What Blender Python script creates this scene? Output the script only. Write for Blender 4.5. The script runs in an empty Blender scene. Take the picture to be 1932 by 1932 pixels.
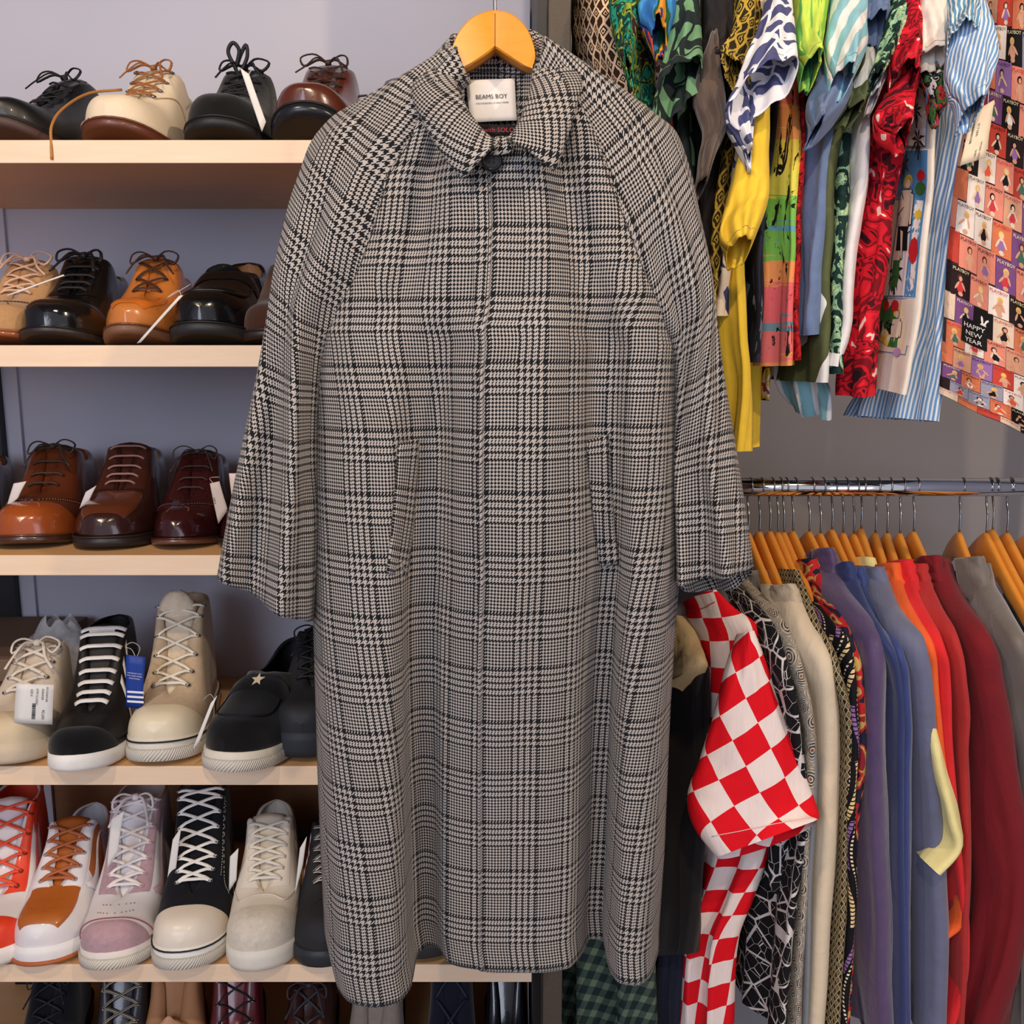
import bpy, bmesh, math, random
from math import sin, cos, pi, radians, sqrt, hypot
from mathutils import Vector, Matrix, noise
random.seed(7)
SC = bpy.context.scene; COL = SC.collection
# ---------------------------------------------------------------- camera
F = 1783.0; TH = math.atan(291/1783.0); CZ = 1.5
cd = bpy.data.cameras.new('camera'); cam = bpy.data.objects.new('camera', cd); COL.objects.link(cam)
cam.location = (0, 0, CZ); cam.rotation_euler = (pi/2 - TH, 0, 0)
cd.sensor_width = 36; cd.lens = 36*F/1932; cd.clip_start = .02
SC.camera = cam
# ---------------------------------------------------------------- light
SC.view_settings.view_transform = 'Standard'; SC.view_settings.look = 'None'
SC.view_settings.gamma = 1; SC.view_settings.use_curve_mapping = False
SC.view_settings.exposure = 0.22
w = bpy.data.worlds.new('world'); SC.world = w; w.use_nodes = True
w.node_tree.nodes['Background'].inputs[0].default_value = (.80, .80, .92, 1)
w.node_tree.nodes['Background'].inputs[1].default_value = .5
def lamp(kind, name, loc, target, power, color, **kw):
    d = bpy.data.lights.new(name, kind); d.energy = power; d.color = color
    for k, v in kw.items(): setattr(d, k, v)
    o = bpy.data.objects.new(name, d); COL.objects.link(o); o.location = loc
    o.rotation_euler = (Vector(target)-Vector(loc)).to_track_quat('-Z', 'Y').to_euler(); return o
WARM = (1, .78, .55)
lamp('SPOT', 'ceiling_spot_left', (-1.1, -.1, 2.9), (-.5, 1.5, 1.3), 50, WARM, spot_size=radians(70), spot_blend=.4, shadow_soft_size=.035)
lamp('SPOT', 'ceiling_spot_middle', (.1, -.5, 2.8), (-.1, 1.3, 1.1), 52, WARM, spot_size=radians(75), spot_blend=.4, shadow_soft_size=.035)
lamp('SPOT', 'ceiling_spot_right', (1.4, -.2, 2.75), (.6, 1.4, 1.1), 70, WARM, spot_size=radians(75), spot_blend=.4, shadow_soft_size=.035)
lamp('AREA', 'shop_window', (-1.2, -1.7, 2.1), (0, 1.4, 1.0), 30, (.76, .83, 1), shape='RECTANGLE', size=1.4, size_y=1.4)
lamp('AREA', 'shop_window_low', (1.3, -1.6, .9), (.1, 1.4, 1.0), 8, (.84, .88, 1), shape='RECTANGLE', size=1.0, size_y=1.4)

# ---------------------------------------------------------------- projection of photo pixels to places
def ray(px, py):
    x = (px-966)/F; y = -(py-966)/F
    return Vector((x, cos(TH)+y*sin(TH), -sin(TH)+y*cos(TH)))
def at(px, py, Y):
    d = ray(px, py); return Vector((0, 0, CZ)) + d*(Y/d.y)
def xat(px, Y, Z): return (px-966)/F*(Y*cos(TH)+(CZ-Z)*sin(TH))
# ---------------------------------------------------------------- helpers
def lerp(a, b, t): return a+(b-a)*t
def sm(a, b, t):
    t = max(0, min(1, (t-a)/(b-a))); return t*t*(3-2*t)
def tab(T, x):
    if x <= T[0][0]: return T[0][1]
    for (a, p), (b, q) in zip(T, T[1:]):
        if x <= b:
            t = (x-a)/(b-a); return p+(q-p)*t
    return T[-1][1]
def stab(T, x):   # smooth (catmull) table
    n = len(T)
    if x <= T[0][0]: return T[0][1]
    if x >= T[-1][0]: return T[-1][1]
    for i in range(n-1):
        if x <= T[i+1][0]:
            x0, x1 = T[i][0], T[i+1][0]; t = (x-x0)/(x1-x0); h = x1-x0
            def sl(j):
                if j == 0: return (T[1][1]-T[0][1])/(T[1][0]-T[0][0])
                if j == n-1: return (T[-1][1]-T[-2][1])/(T[-1][0]-T[-2][0])
                a = (T[j][1]-T[j-1][1])/(T[j][0]-T[j-1][0]); b = (T[j+1][1]-T[j][1])/(T[j+1][0]-T[j][0])
                return 0 if a*b <= 0 else 2*a*b/(a+b)
            m0, m1 = sl(i)*h, sl(i+1)*h; p0, p1 = T[i][1], T[i+1][1]
            return (2*t**3-3*t*t+1)*p0+(t**3-2*t*t+t)*m0+(-2*t**3+3*t*t)*p1+(t**3-t*t)*m1
def crv(P, n):    # catmull-rom resample
    P = [Vector(p) for p in P]; m = len(P)-1; out = []
    if m == 0: return [P[0].copy() for _ in range(n)]
    for i in range(n):
        f = i/(n-1)*m; j = min(int(f), m-1); t = f-j
        p1, p2 = P[j], P[j+1]; p0 = P[j-1] if j else p1*2-p2; p3 = P[j+2] if j+2 <= m else p2*2-p1
        out.append(.5*((2*p1)+(p2-p0)*t+(2*p0-5*p1+4*p2-p3)*t*t+(3*p1-p0-3*p2+p3)*t**3))
    return out
def mesh(name, verts, faces, uvs=None, smooth=True, mi=None):
    me = bpy.data.meshes.new(name); me.from_pydata([tuple(v) for v in verts], [], faces)
    if uvs:
        ul = me.uv_layers.new(name='UVMap')
        for l in me.loops: ul.data[l.index].uv = uvs[l.vertex_index]
    if smooth: me.polygons.foreach_set('use_smooth', [True]*len(me.polygons))
    if mi: me.polygons.foreach_set('material_index', mi)
    me.update(); return me
def obj(name, me, mats, parent=None, world=True):
    o = bpy.data.objects.new(name, me); COL.objects.link(o)
    if not isinstance(mats, (list, tuple)): mats = [mats]
    if not me.materials:
        for m in mats: me.materials.append(m)
    if parent is not None:
        o.parent = parent
        if world:
            t = parent
            M = Matrix.Identity(4)
            while t is not None: M = t.matrix_basis @ M; t = t.parent
            me.transform(M.inverted())
    return o
def tag(o, label=None, cat=None, group=None, kind=None):
    if label: o['label'] = label
    if cat: o['category'] = cat
    if group: o['group'] = group
    if kind: o['kind'] = kind
    return o
def empty(name, loc, label, cat, rz=0, group=None):
    o = bpy.data.objects.new(name, None); COL.objects.link(o); o.empty_display_size = .03
    o.location = loc; o.rotation_euler = (0, 0, rz); return tag(o, label, cat, group)
class MB:
    def __init__(s): s.v = []; s.f = []; s.uv = []; s.m = []
    def add(s, V, Fc, uv=None, mi=0):
        b = len(s.v); s.v += [Vector(v) for v in V]; s.f += [tuple(i+b for i in f) for f in Fc]
        s.uv += uv if uv else [(v[0], v[1]) for v in V]; s.m += [mi]*len(Fc); return s
    def grid(s, R, cu=False, cv=False, uv=None, mi=0):
        n, m = len(R), len(R[0]); V = [p for r in R for p in r]; Fc = []
        for i in range(n if cv else n-1):
            for j in range(m if cu else m-1):
                a = i*m+j; b = i*m+(j+1) % m; c = ((i+1) % n)*m+(j+1) % m; d = ((i+1) % n)*m+j
                Fc.append((a, b, c, d))
        return s.add(V, Fc, uv, mi)
    def box(s, a, b, mi=0):
        x0, y0, z0 = a; x1, y1, z1 = b
        V = [(x0, y0, z0), (x1, y0, z0), (x1, y1, z0), (x0, y1, z0), (x0, y0, z1), (x1, y0, z1), (x1, y1, z1), (x0, y1, z1)]
        return s.add(V, [(0, 3, 2, 1), (4, 5, 6, 7), (0, 1, 5, 4), (1, 2, 6, 5), (2, 3, 7, 6), (3, 0, 4, 7)], [(v[0], v[2]+v[1]) for v in V], mi)
    def tube(s, P, r, n=8, flat=1, up=None, closed=False, mi=0, r2=None):
        P = [Vector(p) for p in P]; R = []; k = len(P); L = 0; uv = []; pn = None
        for i, p in enumerate(P):
            a = P[(i-1) % k] if (closed or i) else p; b = P[(i+1) % k] if (closed or i < k-1) else p
            t = (b-a).normalized() if (b-a).length > 1e-9 else Vector((0, 0, 1))
            if up is not None: x = t.cross(Vector(up[i] if isinstance(up, list) else up))
            elif pn is not None: x = pn-t*pn.dot(t)
            else: x = t.cross(Vector((0, 0, 1)) if abs(t.z) < .9 else Vector((1, 0, 0)))
            if x.length < 1e-6: x = t.orthogonal()
            x.normalize(); pn = x; y = x.cross(t); rr = r if r2 is None else lerp(r, r2, i/(k-1))
            if i: L += (p-P[i-1]).length
            R.append([p+x*rr*cos(2*pi*j/n)+y*rr*flat*sin(2*pi*j/n) for j in range(n)]); uv += [(2*pi*rr*j/n, L) for j in range(n)]
        s.grid(R, cu=True, cv=closed, uv=uv, mi=mi)
        if not closed:
            b = len(s.v)-k*n; s.f += [tuple(b+j for j in range(n))[::-1], tuple(b+(k-1)*n+j for j in range(n))]; s.m += [mi, mi]
        return s
    def disc(s, c, nrm, r, th, n=20, mi=0):
        c = Vector(c); nrm = Vector(nrm).normalized(); x = nrm.orthogonal().normalized(); y = nrm.cross(x)
        prof = [(0, th), (r*.7, th), (r*.92, th*.85), (r, th*.4), (r, -th*.2), (0, -th*.2)]
        return s.grid([[c+(x*cos(2*pi*j/n)+y*sin(2*pi*j/n))*a+nrm*b for j in range(n)] for a, b in prof], cu=True, mi=mi)
    def me(s, name='m', smooth=True): return mesh(name, s.v, s.f, s.uv, smooth, s.m)
    def build(s, name, mats, parent=None, smooth=True, world=True): return obj(name, s.me(name, smooth), mats, parent, world)
def loft_ruled(A, B, n, m, off=None):
    A = crv(A, n); B = crv(B, n); R = []
    for i in range(n): R.append([A[i].lerp(B[i], j/(m-1)) for j in range(m)])
    return R
def uv_of(R):
    uv = []; v = 0; m = len(R[0]); c = m//2
    for i, r in enumerate(R):
        if i: v += (r[c]-R[i-1][c]).length
        u = [0]*m
        for j in range(c+1, m): u[j] = u[j-1]+(r[j]-r[j-1]).length
        for j in range(c-1, -1, -1): u[j] = u[j+1]-(r[j]-r[j+1]).length
        uv += [(u[j], -v) for j in range(m)]
    return uv
def solid(o, th, off=-1, mo=0):
    m = o.modifiers.new('thickness', 'SOLIDIFY'); m.thickness = th; m.offset = off; m.material_offset = mo; return o
def bevel(o, w, seg=2):
    m = o.modifiers.new('bevel', 'BEVEL'); m.width = w; m.segments = seg; m.limit_method = 'ANGLE'; return o
def sheet(name, A, B, mat, parent, n=16, m=8, bulge=0, th=.0016, rot=0, uvs=1, thick=True):
    """ruled cloth sheet between two 3D lines, bowed towards the front"""
    R = loft_ruled(A, B, n, m)
    for i, r in enumerate(R):
        for j, p in enumerate(r):
            t = j/(m-1); p.y -= bulge*4*t*(1-t)
    uv = uv_of(R)
    c, s_ = cos(rot), sin(rot); uv = [((a*c-b*s_)*uvs, (a*s_+b*c)*uvs) for a, b in uv]
    o = MB().grid(R, uv=uv).build(name, mat, parent)
    if thick: solid(o, th, 0)
    return o
def text_geo(s, size, spacing=1.0):
    c = bpy.data.curves.new('t', 'FONT'); c.body = s; c.size = size; c.align_x = 'CENTER'; c.align_y = 'CENTER'; c.space_character = spacing; c.resolution_u = 2
    o = bpy.data.objects.new('t', c); COL.objects.link(o)
    dg = bpy.context.evaluated_depsgraph_get(); me = bpy.data.meshes.new_from_object(o.evaluated_get(dg))
    V = [v.co.copy() for v in me.vertices]; Fc = [tuple(p.vertices) for p in me.polygons]
    bpy.data.objects.remove(o); bpy.data.curves.remove(c); bpy.data.meshes.remove(me); return V, Fc
def letters(lines, size, fn, name, mat, parent, spacing=1.0, world=True):
    mb = MB()
    for (s, x, y, k) in lines:
        V, Fc = text_geo(s, size*k, spacing); mb.add([fn(v.x+x, v.y+y) for v in V], Fc)
    return mb.build(name, mat, parent, smooth=False, world=world)
def plane_fn(c, ex, ey, off=.0008):
    c = Vector(c); ex = Vector(ex).normalized(); ey = Vector(ey).normalized(); n = ex.cross(ey)
    if n.dot(Vector((0, 0, CZ))-c) < 0: n = -n
    return lambda x, y: c+ex*x+ey*y+n*off
# ---------------------------------------------------------------- materials
class G:
    def __init__(s, name):
        s.mat = bpy.data.materials.new(name); s.mat.use_nodes = True; s.nt = s.mat.node_tree; s.b = s.nt.nodes['Principled BSDF']
        s.tc = s.nt.nodes.new('ShaderNodeTexCoord')
    def set(s, sock, v):
        if isinstance(v, bpy.types.NodeSocket): s.nt.links.new(v, sock)
        elif isinstance(v, (tuple, list)) and sock.type == 'RGBA': sock.default_value = (*v[:3], 1)
        elif v is not None: sock.default_value = v
    def m(s, op, a, b=None, c=None):
        n = s.nt.nodes.new('ShaderNodeMath'); n.operation = op
        for i, v in enumerate((a, b, c)): s.set(n.inputs[i], v) if v is not None else None
        return n.outputs[0]
    def uv(s): return s.tc.outputs['UV']
    def ob(s): return s.tc.outputs['Object']
    def sep(s, v):
        n = s.nt.nodes.new('ShaderNodeSeparateXYZ'); s.set(n.inputs[0], v); return n.outputs[0], n.outputs[1], n.outputs[2]
    def com(s, x, y, z=0.0):
        n = s.nt.nodes.new('ShaderNodeCombineXYZ')
        for i, v in enumerate((x, y, z)): s.set(n.inputs[i], v)
        return n.outputs[0]
    def map(s, v, sc=(1, 1, 1), rot=0, loc=(0, 0, 0)):
        n = s.nt.nodes.new('ShaderNodeMapping'); s.set(n.inputs[0], v); n.inputs['Scale'].default_value = sc
        n.inputs['Rotation'].default_value = (0, 0, rot); n.inputs['Location'].default_value = loc; return n.outputs[0]
    def noise(s, v, sc, det=2, rough=.5, dist=0, col=False):
        n = s.nt.nodes.new('ShaderNodeTexNoise'); s.set(n.inputs['Vector'], v); n.inputs['Scale'].default_value = sc
        n.inputs['Detail'].default_value = det; n.inputs['Roughness'].default_value = rough; n.inputs['Distortion'].default_value = dist
        return n.outputs['Color'] if col else n.outputs['Fac']
    def vor(s, v, sc, feat='F1', out='Distance', rnd=1):
        n = s.nt.nodes.new('ShaderNodeTexVoronoi'); n.feature = feat; s.set(n.inputs['Vector'], v); n.inputs['Scale'].default_value = sc
        n.inputs['Randomness'].default_value = rnd; return n.outputs[out]
    def mix(s, f, a, b):
        n = s.nt.nodes.new('ShaderNodeMix'); n.data_type = 'RGBA'; s.set(n.inputs[0], f); s.set(n.inputs[6], a); s.set(n.inputs[7], b); return n.outputs[2]
    def ramp(s, f, stops, const=True):
        n = s.nt.nodes.new('ShaderNodeValToRGB'); s.set(n.inputs[0], f); r = n.color_ramp; r.interpolation = 'CONSTANT' if const else 'LINEAR'
        while len(r.elements) < len(stops): r.elements.new(.5)
        for e, (p, c) in zip(r.elements, stops): e.position = p; e.color = (*c, 1)
        return n.outputs[0]
    def wr(s): return s.m('ADD', s.noise(s.map(s.uv(), (26, 6, 1), .12), 1, 4, .55, .8), s.m('MULTIPLY', s.noise(s.map(s.uv(), (14, 30, 1), -.3), 1, 3, .5, .6), .5))
    def gt(s, a, b): return s.m('GREATER_THAN', a, b)
    def lt(s, a, b): return s.m('LESS_THAN', a, b)
    def out(s, col, rough=.8, bump=None, bs=.3, bd=.001, spec=.3, metal=0, coat=0, sheen=0, trans=0, alpha=None):
        b = s.b; s.set(b.inputs['Base Color'], col); s.set(b.inputs['Roughness'], rough); s.set(b.inputs['Metallic'], metal)
        b.inputs['Specular IOR Level'].default_value = spec; b.inputs['Coat Weight'].default_value = coat; b.inputs['Coat Roughness'].default_value = .08
        b.inputs['Sheen Weight'].default_value = sheen; b.inputs['Sheen Roughness'].default_value = .5; b.inputs['Transmission Weight'].default_value = trans
        if alpha is not None: s.set(b.inputs['Alpha'], alpha)
        if bump is not None:
            n = s.nt.nodes.new('ShaderNodeBump'); n.inputs['Strength'].default_value = bs; n.inputs['Distance'].default_value = bd
            s.set(n.inputs['Height'], bump); s.nt.links.new(n.outputs[0], b.inputs['Normal'])
        return s.mat
def c8(r, g, b):
    f = lambda x: ((x/255+.055)/1.055)**2.4 if x > 10 else x/255/12.92
    return (f(r), f(g), f(b))
CACHE = {}
def cached(fn):
    def w_(*a, **k):
        key = (fn.__name__, a, tuple(sorted(k.items())))
        if key not in CACHE: CACHE[key] = fn(*a, **k)
        return CACHE[key]
    return w_
@cached
def plain(r, g, b, rough=.6, spec=.4, metal=0, coat=0, nz=0.08, sheen=0):
    q = G('surface'); c = c8(r, g, b); n = q.noise(q.ob(), 60, 3)
    col = q.mix(n, tuple(x*(1-nz) for x in c), tuple(min(1, x*(1+nz)) for x in c)) if nz else c
    return q.out(col, rough, None, spec=spec, metal=metal, coat=coat, sheen=sheen)
@cached
def leather(r, g, b, rough=.28, coat=.35, burn=.35):
    q = G('leather'); c = c8(r, g, b); n = q.noise(q.ob(), 22, 4, .6)
    col = q.mix(n, tuple(x*(1-burn) for x in c), tuple(min(1, x*(1+burn*.8)) for x in c))
    return q.out(col, rough, q.noise(q.ob(), 260, 3), .25, .0006, .5, coat=coat)
@cached
def suede(r, g, b):
    q = G('suede'); c = c8(r, g, b); n = q.noise(q.ob(), 140, 4, .7)
    return q.out(q.mix(n, tuple(x*.75 for x in c), tuple(min(1, x*1.25) for x in c)), .95, n, .4, .0008, .15, sheen=.25)
@cached
def fabric(r, g, b, sheen=.08, rough=.85, r2=None, g2=None, b2=None):
    q = G('cloth'); c = c8(r, g, b); x, y, z = q.sep(q.uv())
    w1 = q.m('SINE', q.m('MULTIPLY', x, 5200)); w2 = q.m('SINE', q.m('MULTIPLY', y, 5200)); h = q.m('MULTIPLY', w1, w2)
    n = q.noise(q.uv(), 30, 3, .6)
    d = c8(r2, g2, b2) if r2 is not None else tuple(x_*.86 for x_ in c)
    col = q.mix(n, d, tuple(min(1, x_*1.1) for x_ in c))
    return q.out(col, rough, q.wr(), .26, .011, .25, sheen=sheen)
@cached
def glen(big=1.0):
    q = G('glen_check_wool'); x, y, z = q.sep(q.uv())
    wob = q.noise(q.uv(), 1800, 1)
    i = q.m('FLOOR', q.m('DIVIDE', x, .00092)); j = q.m('FLOOR', q.m('DIVIDE', y, .00099))
    def seq(i, ph):
        k = q.m('FLOORED_MODULO', q.m('ADD', i, ph), 68.0)
        bigz = q.lt(k, 36.0)
        b8 = q.lt(q.m('FLOORED_MODULO', k, 8.0), 4.0); b4 = q.lt(q.m('FLOORED_MODULO', k, 4.0), 2.0)
        return q.m('ADD', q.m('MULTIPLY', bigz, b8), q.m('MULTIPLY', q.m('SUBTRACT', 1.0, bigz), b4))
    wa, we = seq(i, 17000.0), seq(j, 17000.0+20)
    top = q.lt(q.m('FLOORED_MODULO', q.m('ADD', q.m('SUBTRACT', q.m('DIVIDE', x, .00092), q.m('DIVIDE', y, .00099)), 2.0), 4.0), 2.0)
    dark = q.m('ADD', q.m('MULTIPLY', top, wa), q.m('MULTIPLY', q.m('SUBTRACT', 1.0, top), we))
    n = q.noise(q.uv(), 900, 3, .7); n2 = q.noise(q.uv(), 14, 2)
    light = q.mix(n, c8(132, 122, 114), c8(206, 196, 186)); light = q.mix(q.m('MULTIPLY', n2, .35), light, c8(190, 190, 196))
    dk = q.mix(n, c8(10, 11, 14), c8(30, 33, 38))
    return q.out(q.mix(dark, light, dk), .9, n, .5, .0006, .15, sheen=.08)
@cached
def stripes(c1, c2, per, duty=.5, ang=0.0, edge=None):
    q = G('striped_cotton'); x, y, z = q.sep(q.map(q.uv(), rot=ang))
    f = q.m('FRACT', q.m('DIVIDE', x, per)); n = q.noise(q.uv(), 200, 2)
    col = q.mix(q.lt(q.m('ADD', f, q.m('MULTIPLY', q.m('SUBTRACT', n, .5), .08)), duty), c8(*c1), c8(*c2))
    if edge:
        f2 = q.m('FRACT', q.m('DIVIDE', x, per*4)); col = q.mix(q.lt(f2, .18), col, c8(*edge))
    return q.out(col, .85, q.wr(), .26, .010, .2)
@cached
def checker(c1, c2, size, ang):
    q = G('checked_cotton'); x, y, z = q.sep(q.map(q.uv(), rot=ang))
    a = q.m('FLOOR', q.m('DIVIDE', x, size)); b = q.m('FLOOR', q.m('DIVIDE', y, size))
    f = q.m('FLOORED_MODULO', q.m('ADD', a, b), 2.0)
    n = q.noise(q.map(q.uv(), (1, .08, 1)), 700, 2)
    c2m = q.mix(n, tuple(v*.86 for v in c8(*c2)), c8(*c2))
    return q.out(q.mix(f, c8(*c1), c2m), .85, q.wr(), .26, .010, .2)
@cached
def blotch(cols, scale, dist=1.5, det=2, lines=None, sy=1.0):
    q = G('printed_cotton'); v = q.map(q.uv(), (1, sy, 1)); n = q.noise(v, scale, det, .5, dist)
    k = len(cols); st = [(0 if i == 0 else .28+.44*i/k, c8(*c)) for i, c in enumerate(cols)]
    col = q.ramp(n, st)
    if lines:
        n2 = q.noise(v, scale*1.7, 1, .5, dist*1.5); a = q.m('ABSOLUTE', q.m('SUBTRACT', n2, .5)); col = q.mix(q.lt(a, .018), col, c8(*lines))
    return q.out(col, .85, q.wr(), .26, .010, .2)
@cached
def weblines(bg, fg, scale, wd, sheen=0, rot=.6, rnd=1.0, sy=1.0):
    q = G('line_print_cotton'); v = q.map(q.uv(), (1, sy, 1), rot); d = q.vor(v, scale, 'DISTANCE_TO_EDGE', rnd=rnd)
    d2 = q.vor(v, scale*2.1, 'DISTANCE_TO_EDGE', rnd=rnd*.6)
    f = q.m('MAXIMUM', q.lt(d, wd), q.lt(d2, wd*.35))
    return q.out(q.mix(f, c8(*bg), c8(*fg)), .85, q.wr(), .26, .010, .2)
@cached
def leafy(bg, fg, scale, thr=.5, band=6.0, ang=.5):
    q = G('leaf_print_cotton'); v = q.map(q.uv(), rot=ang); c = q.vor(v, scale, 'F1', 'Color'); r, g_, b = q.sep(c)
    x, y, z = q.sep(v); nx = q.m('MULTIPLY', q.m('SUBTRACT', q.noise(v, scale*.7, 1), .5), 3.0)
    ph = q.m('MULTIPLY', q.m('ADD', q.m('MULTIPLY', x, q.m('SUBTRACT', r, .5)), q.m('MULTIPLY', y, q.m('SUBTRACT', g_, .5))), scale*band*6)
    wv = q.m('SINE', q.m('ADD', ph, nx)); d = q.vor(v, scale, 'DISTANCE_TO_EDGE')
    f = q.m('MULTIPLY', q.gt(wv, thr-.5), q.gt(d, .05))
    return q.out(q.mix(f, c8(*bg), c8(*fg)), .85, q.wr(), .26, .010, .2)
@cached
def tiles(bg, fg, acc, size, ang=.78, mixc=None):
    """ornamental foulard of ringed squares"""
    q = G('foulard_print'); x, y, z = q.sep(q.map(q.uv(), rot=ang))
    X = q.m('DIVIDE', x, size); Y = q.m('DIVIDE', y, size)
    fx = q.m('ABSOLUTE', q.m('SUBTRACT', q.m('FRACT', X), .5)); fy = q.m('ABSOLUTE', q.m('SUBTRACT', q.m('FRACT', Y), .5))
    mx = q.m('MAXIMUM', fx, fy); sm_ = q.m('ADD', fx, fy)
    odd = q.m('FLOORED_MODULO', q.m('ADD', q.m('FLOOR', X), q.m('FLOOR', Y)), 2.0)
    rr = q.m('SQRT', q.m('ADD', q.m('MULTIPLY', fx, fx), q.m('MULTIPLY', fy, fy)))
    d = q.m('ADD', q.m('MULTIPLY', odd, rr), q.m('MULTIPLY', q.m('SUBTRACT', 1.0, odd), sm_))
    ring = q.gt(q.m('FRACT', q.m('MULTIPLY', d, 7.0)), .52)
    star = q.gt(q.m('SINE', q.m('MULTIPLY', q.m('MULTIPLY', fx, fy), 260)), .3)
    f = q.m('MAXIMUM', q.m('MULTIPLY', ring, q.lt(mx, .44)), q.m('MULTIPLY', q.gt(mx, .3), star))
    f = q.m('MAXIMUM', f, q.m('MULTIPLY', q.gt(mx, .455), q.lt(mx, .475)))
    col = q.mix(f, c8(*bg), c8(*fg)); col = q.mix(q.m('MULTIPLY', q.lt(d, .07), 1.0), col, c8(*acc))
    return q.out(col, .85, q.wr(), .26, .010, .2)
@cached
def diamonds(bg, fg, size, acc=None):
    q = G('ikat_print'); wob = q.m('MULTIPLY', q.m('SUBTRACT', q.noise(q.uv(), 60, 2), .5), .5)
    x, y, z = q.sep(q.uv()); X = q.m('ADD', q.m('DIVIDE', x, size), wob); Y = q.m('ADD', q.m('DIVIDE', y, size*1.7), wob)
    fx = q.m('ABSOLUTE', q.m('SUBTRACT', q.m('FRACT', X), .5)); fy = q.m('ABSOLUTE', q.m('SUBTRACT', q.m('FRACT', Y), .5)); s_ = q.m('ADD', fx, fy)
    a = q.m('ABSOLUTE', q.m('SUBTRACT', s_, .5)); f = q.m('MAXIMUM', q.lt(a, .12), q.m('MULTIPLY', q.lt(q.m('ABSOLUTE', q.m('SUBTRACT', s_, .17)), .05), 1.0))
    base = q.mix(q.noise(q.uv(), 9, 2), c8(*bg), c8(*(acc or bg)))
    return q.out(q.mix(f, base, c8(*fg)), .85, q.wr(), .26, .010, .2)
@cached
def beads():
    q = G('beaded_print'); v = q.uv(); x, y, z = q.sep(v)
    wv = q.m('ADD', x, q.m('MULTIPLY', q.m('SINE', q.m('MULTIPLY', y, 28)), .014))
    f = q.m('FRACT', q.m('DIVIDE', wv, .036)); g_ = q.m('FRACT', q.m('DIVIDE', y, .0065))
    def dots(c, w_, h): return q.m('MULTIPLY', q.lt(q.m('ABSOLUTE', q.m('SUBTRACT', f, c)), w_), q.lt(q.m('ABSOLUTE', q.m('SUBTRACT', g_, .5)), h))
    ph = q.gt(q.m('SINE', q.m('MULTIPLY', y, 37)), -.1)
    col = q.mix(q.m('MULTIPLY', dots(.3, .12, .33), ph), c8(22, 20, 26), c8(236, 208, 150))
    col = q.mix(q.m('MULTIPLY', dots(.62, .10, .36), q.m('SUBTRACT', 1.0, ph)), col, c8(150, 108, 168)); col = q.mix(dots(.88, .05, .25), col, c8(240, 225, 190))
    return q.out(col, .8, q.wr(), .26, .010, .2)
@cached
def brush():
    q = G('brushed_stroke_print'); v = q.uv(); x, y, z = q.sep(v)
    n = q.noise(q.map(v, (5, 60, 1)), 1.6, 3, .6, .4); b = q.m('FRACT', q.m('ADD', q.m('DIVIDE', y, .34), q.m('MULTIPLY', n, .25)))
    col = q.ramp(b, [(0, c8(240, 214, 84)), (.14, c8(242, 162, 96)), (.26, c8(240, 122, 120)), (.36, c8(122, 150, 160)), (.41, c8(240, 110, 116)), (.56, c8(246, 160, 96)), (.66, c8(130, 196, 88)), (.76, c8(110, 176, 190)), (.80, c8(128, 198, 84)), (.9, c8(228, 220, 90))])
    s1 = q.noise(q.map(v, (40, 9, 1), .5), 1.6, 4, .7, 1.2)
    return q.out(q.mix(q.gt(s1, .585), col, c8(28, 28, 24)), .85, q.wr(), .26, .010, .2)
@cached
def tartan(c1, c2, c3, per):
    q = G('madras_check'); x, y, z = q.sep(q.map(q.uv(), rot=.5)); f = q.lt(q.m('FRACT', q.m('DIVIDE', x, per)), .45); g_ = q.lt(q.m('FRACT', q.m('DIVIDE', y, per)), .45)
    s_ = q.m('ADD', f, g_); col = q.mix(q.gt(s_, .5), c8(*c1), c8(*c2)); col = q.mix(q.gt(s_, 1.5), col, c8(*c3))
    return q.out(col, .9, q.wr(), .26, .010, .2)
@cached
def ribbed(r, g, b):
    q = G('ribbed_knit'); c = c8(r, g, b); x, y, z = q.sep(q.uv()); s_ = q.m('SINE', q.m('MULTIPLY', x, 3200))
    return q.out(q.mix(q.m('MULTIPLY_ADD', s_, .5, .5), tuple(v*.7 for v in c), c), .9, s_, .5, .001, .2)
@cached
def wood(c1, c2, sc=1.0, rough=.45, axis='X'):
    q = G('wood'); v = q.map(q.ob(), (1.2*sc, 14*sc, 14*sc) if axis == 'X' else (14*sc, 14*sc, 1.2*sc)); n = q.noise(v, 4, 5, .6, .6); n2 = q.noise(v, 22, 3, .6)
    col = q.mix(n, c8(*c1), c8(*c2)); col = q.mix(q.m('MULTIPLY', n2, .25), col, c8(*c1))
    return q.out(col, rough, n2, .1, .0006, .4)
chrome = G('chrome').out((.85, .85, .86), .08, metal=1)
steel = plain(150, 150, 152, .25, metal=1, nz=0)
blackmetal = plain(24, 24, 26, .45)
brownmetal = G('powder_coated_steel'); brownmetal = brownmetal.out(brownmetal.mix(brownmetal.noise(brownmetal.ob(), 900, 2), c8(62, 54, 46), c8(96, 86, 74)), .5)
SHELFW = wood((208, 158, 104), (224, 180, 128)); HANGW = wood((214, 132, 46), (236, 160, 66), 2.0, .28)  # SHELFW: warm lamp light on the shelf tops mixed into the wood colour
PAPER = plain(232, 228, 222, .8, nz=.03); INK = plain(24, 24, 26, .7, nz=0)
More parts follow.
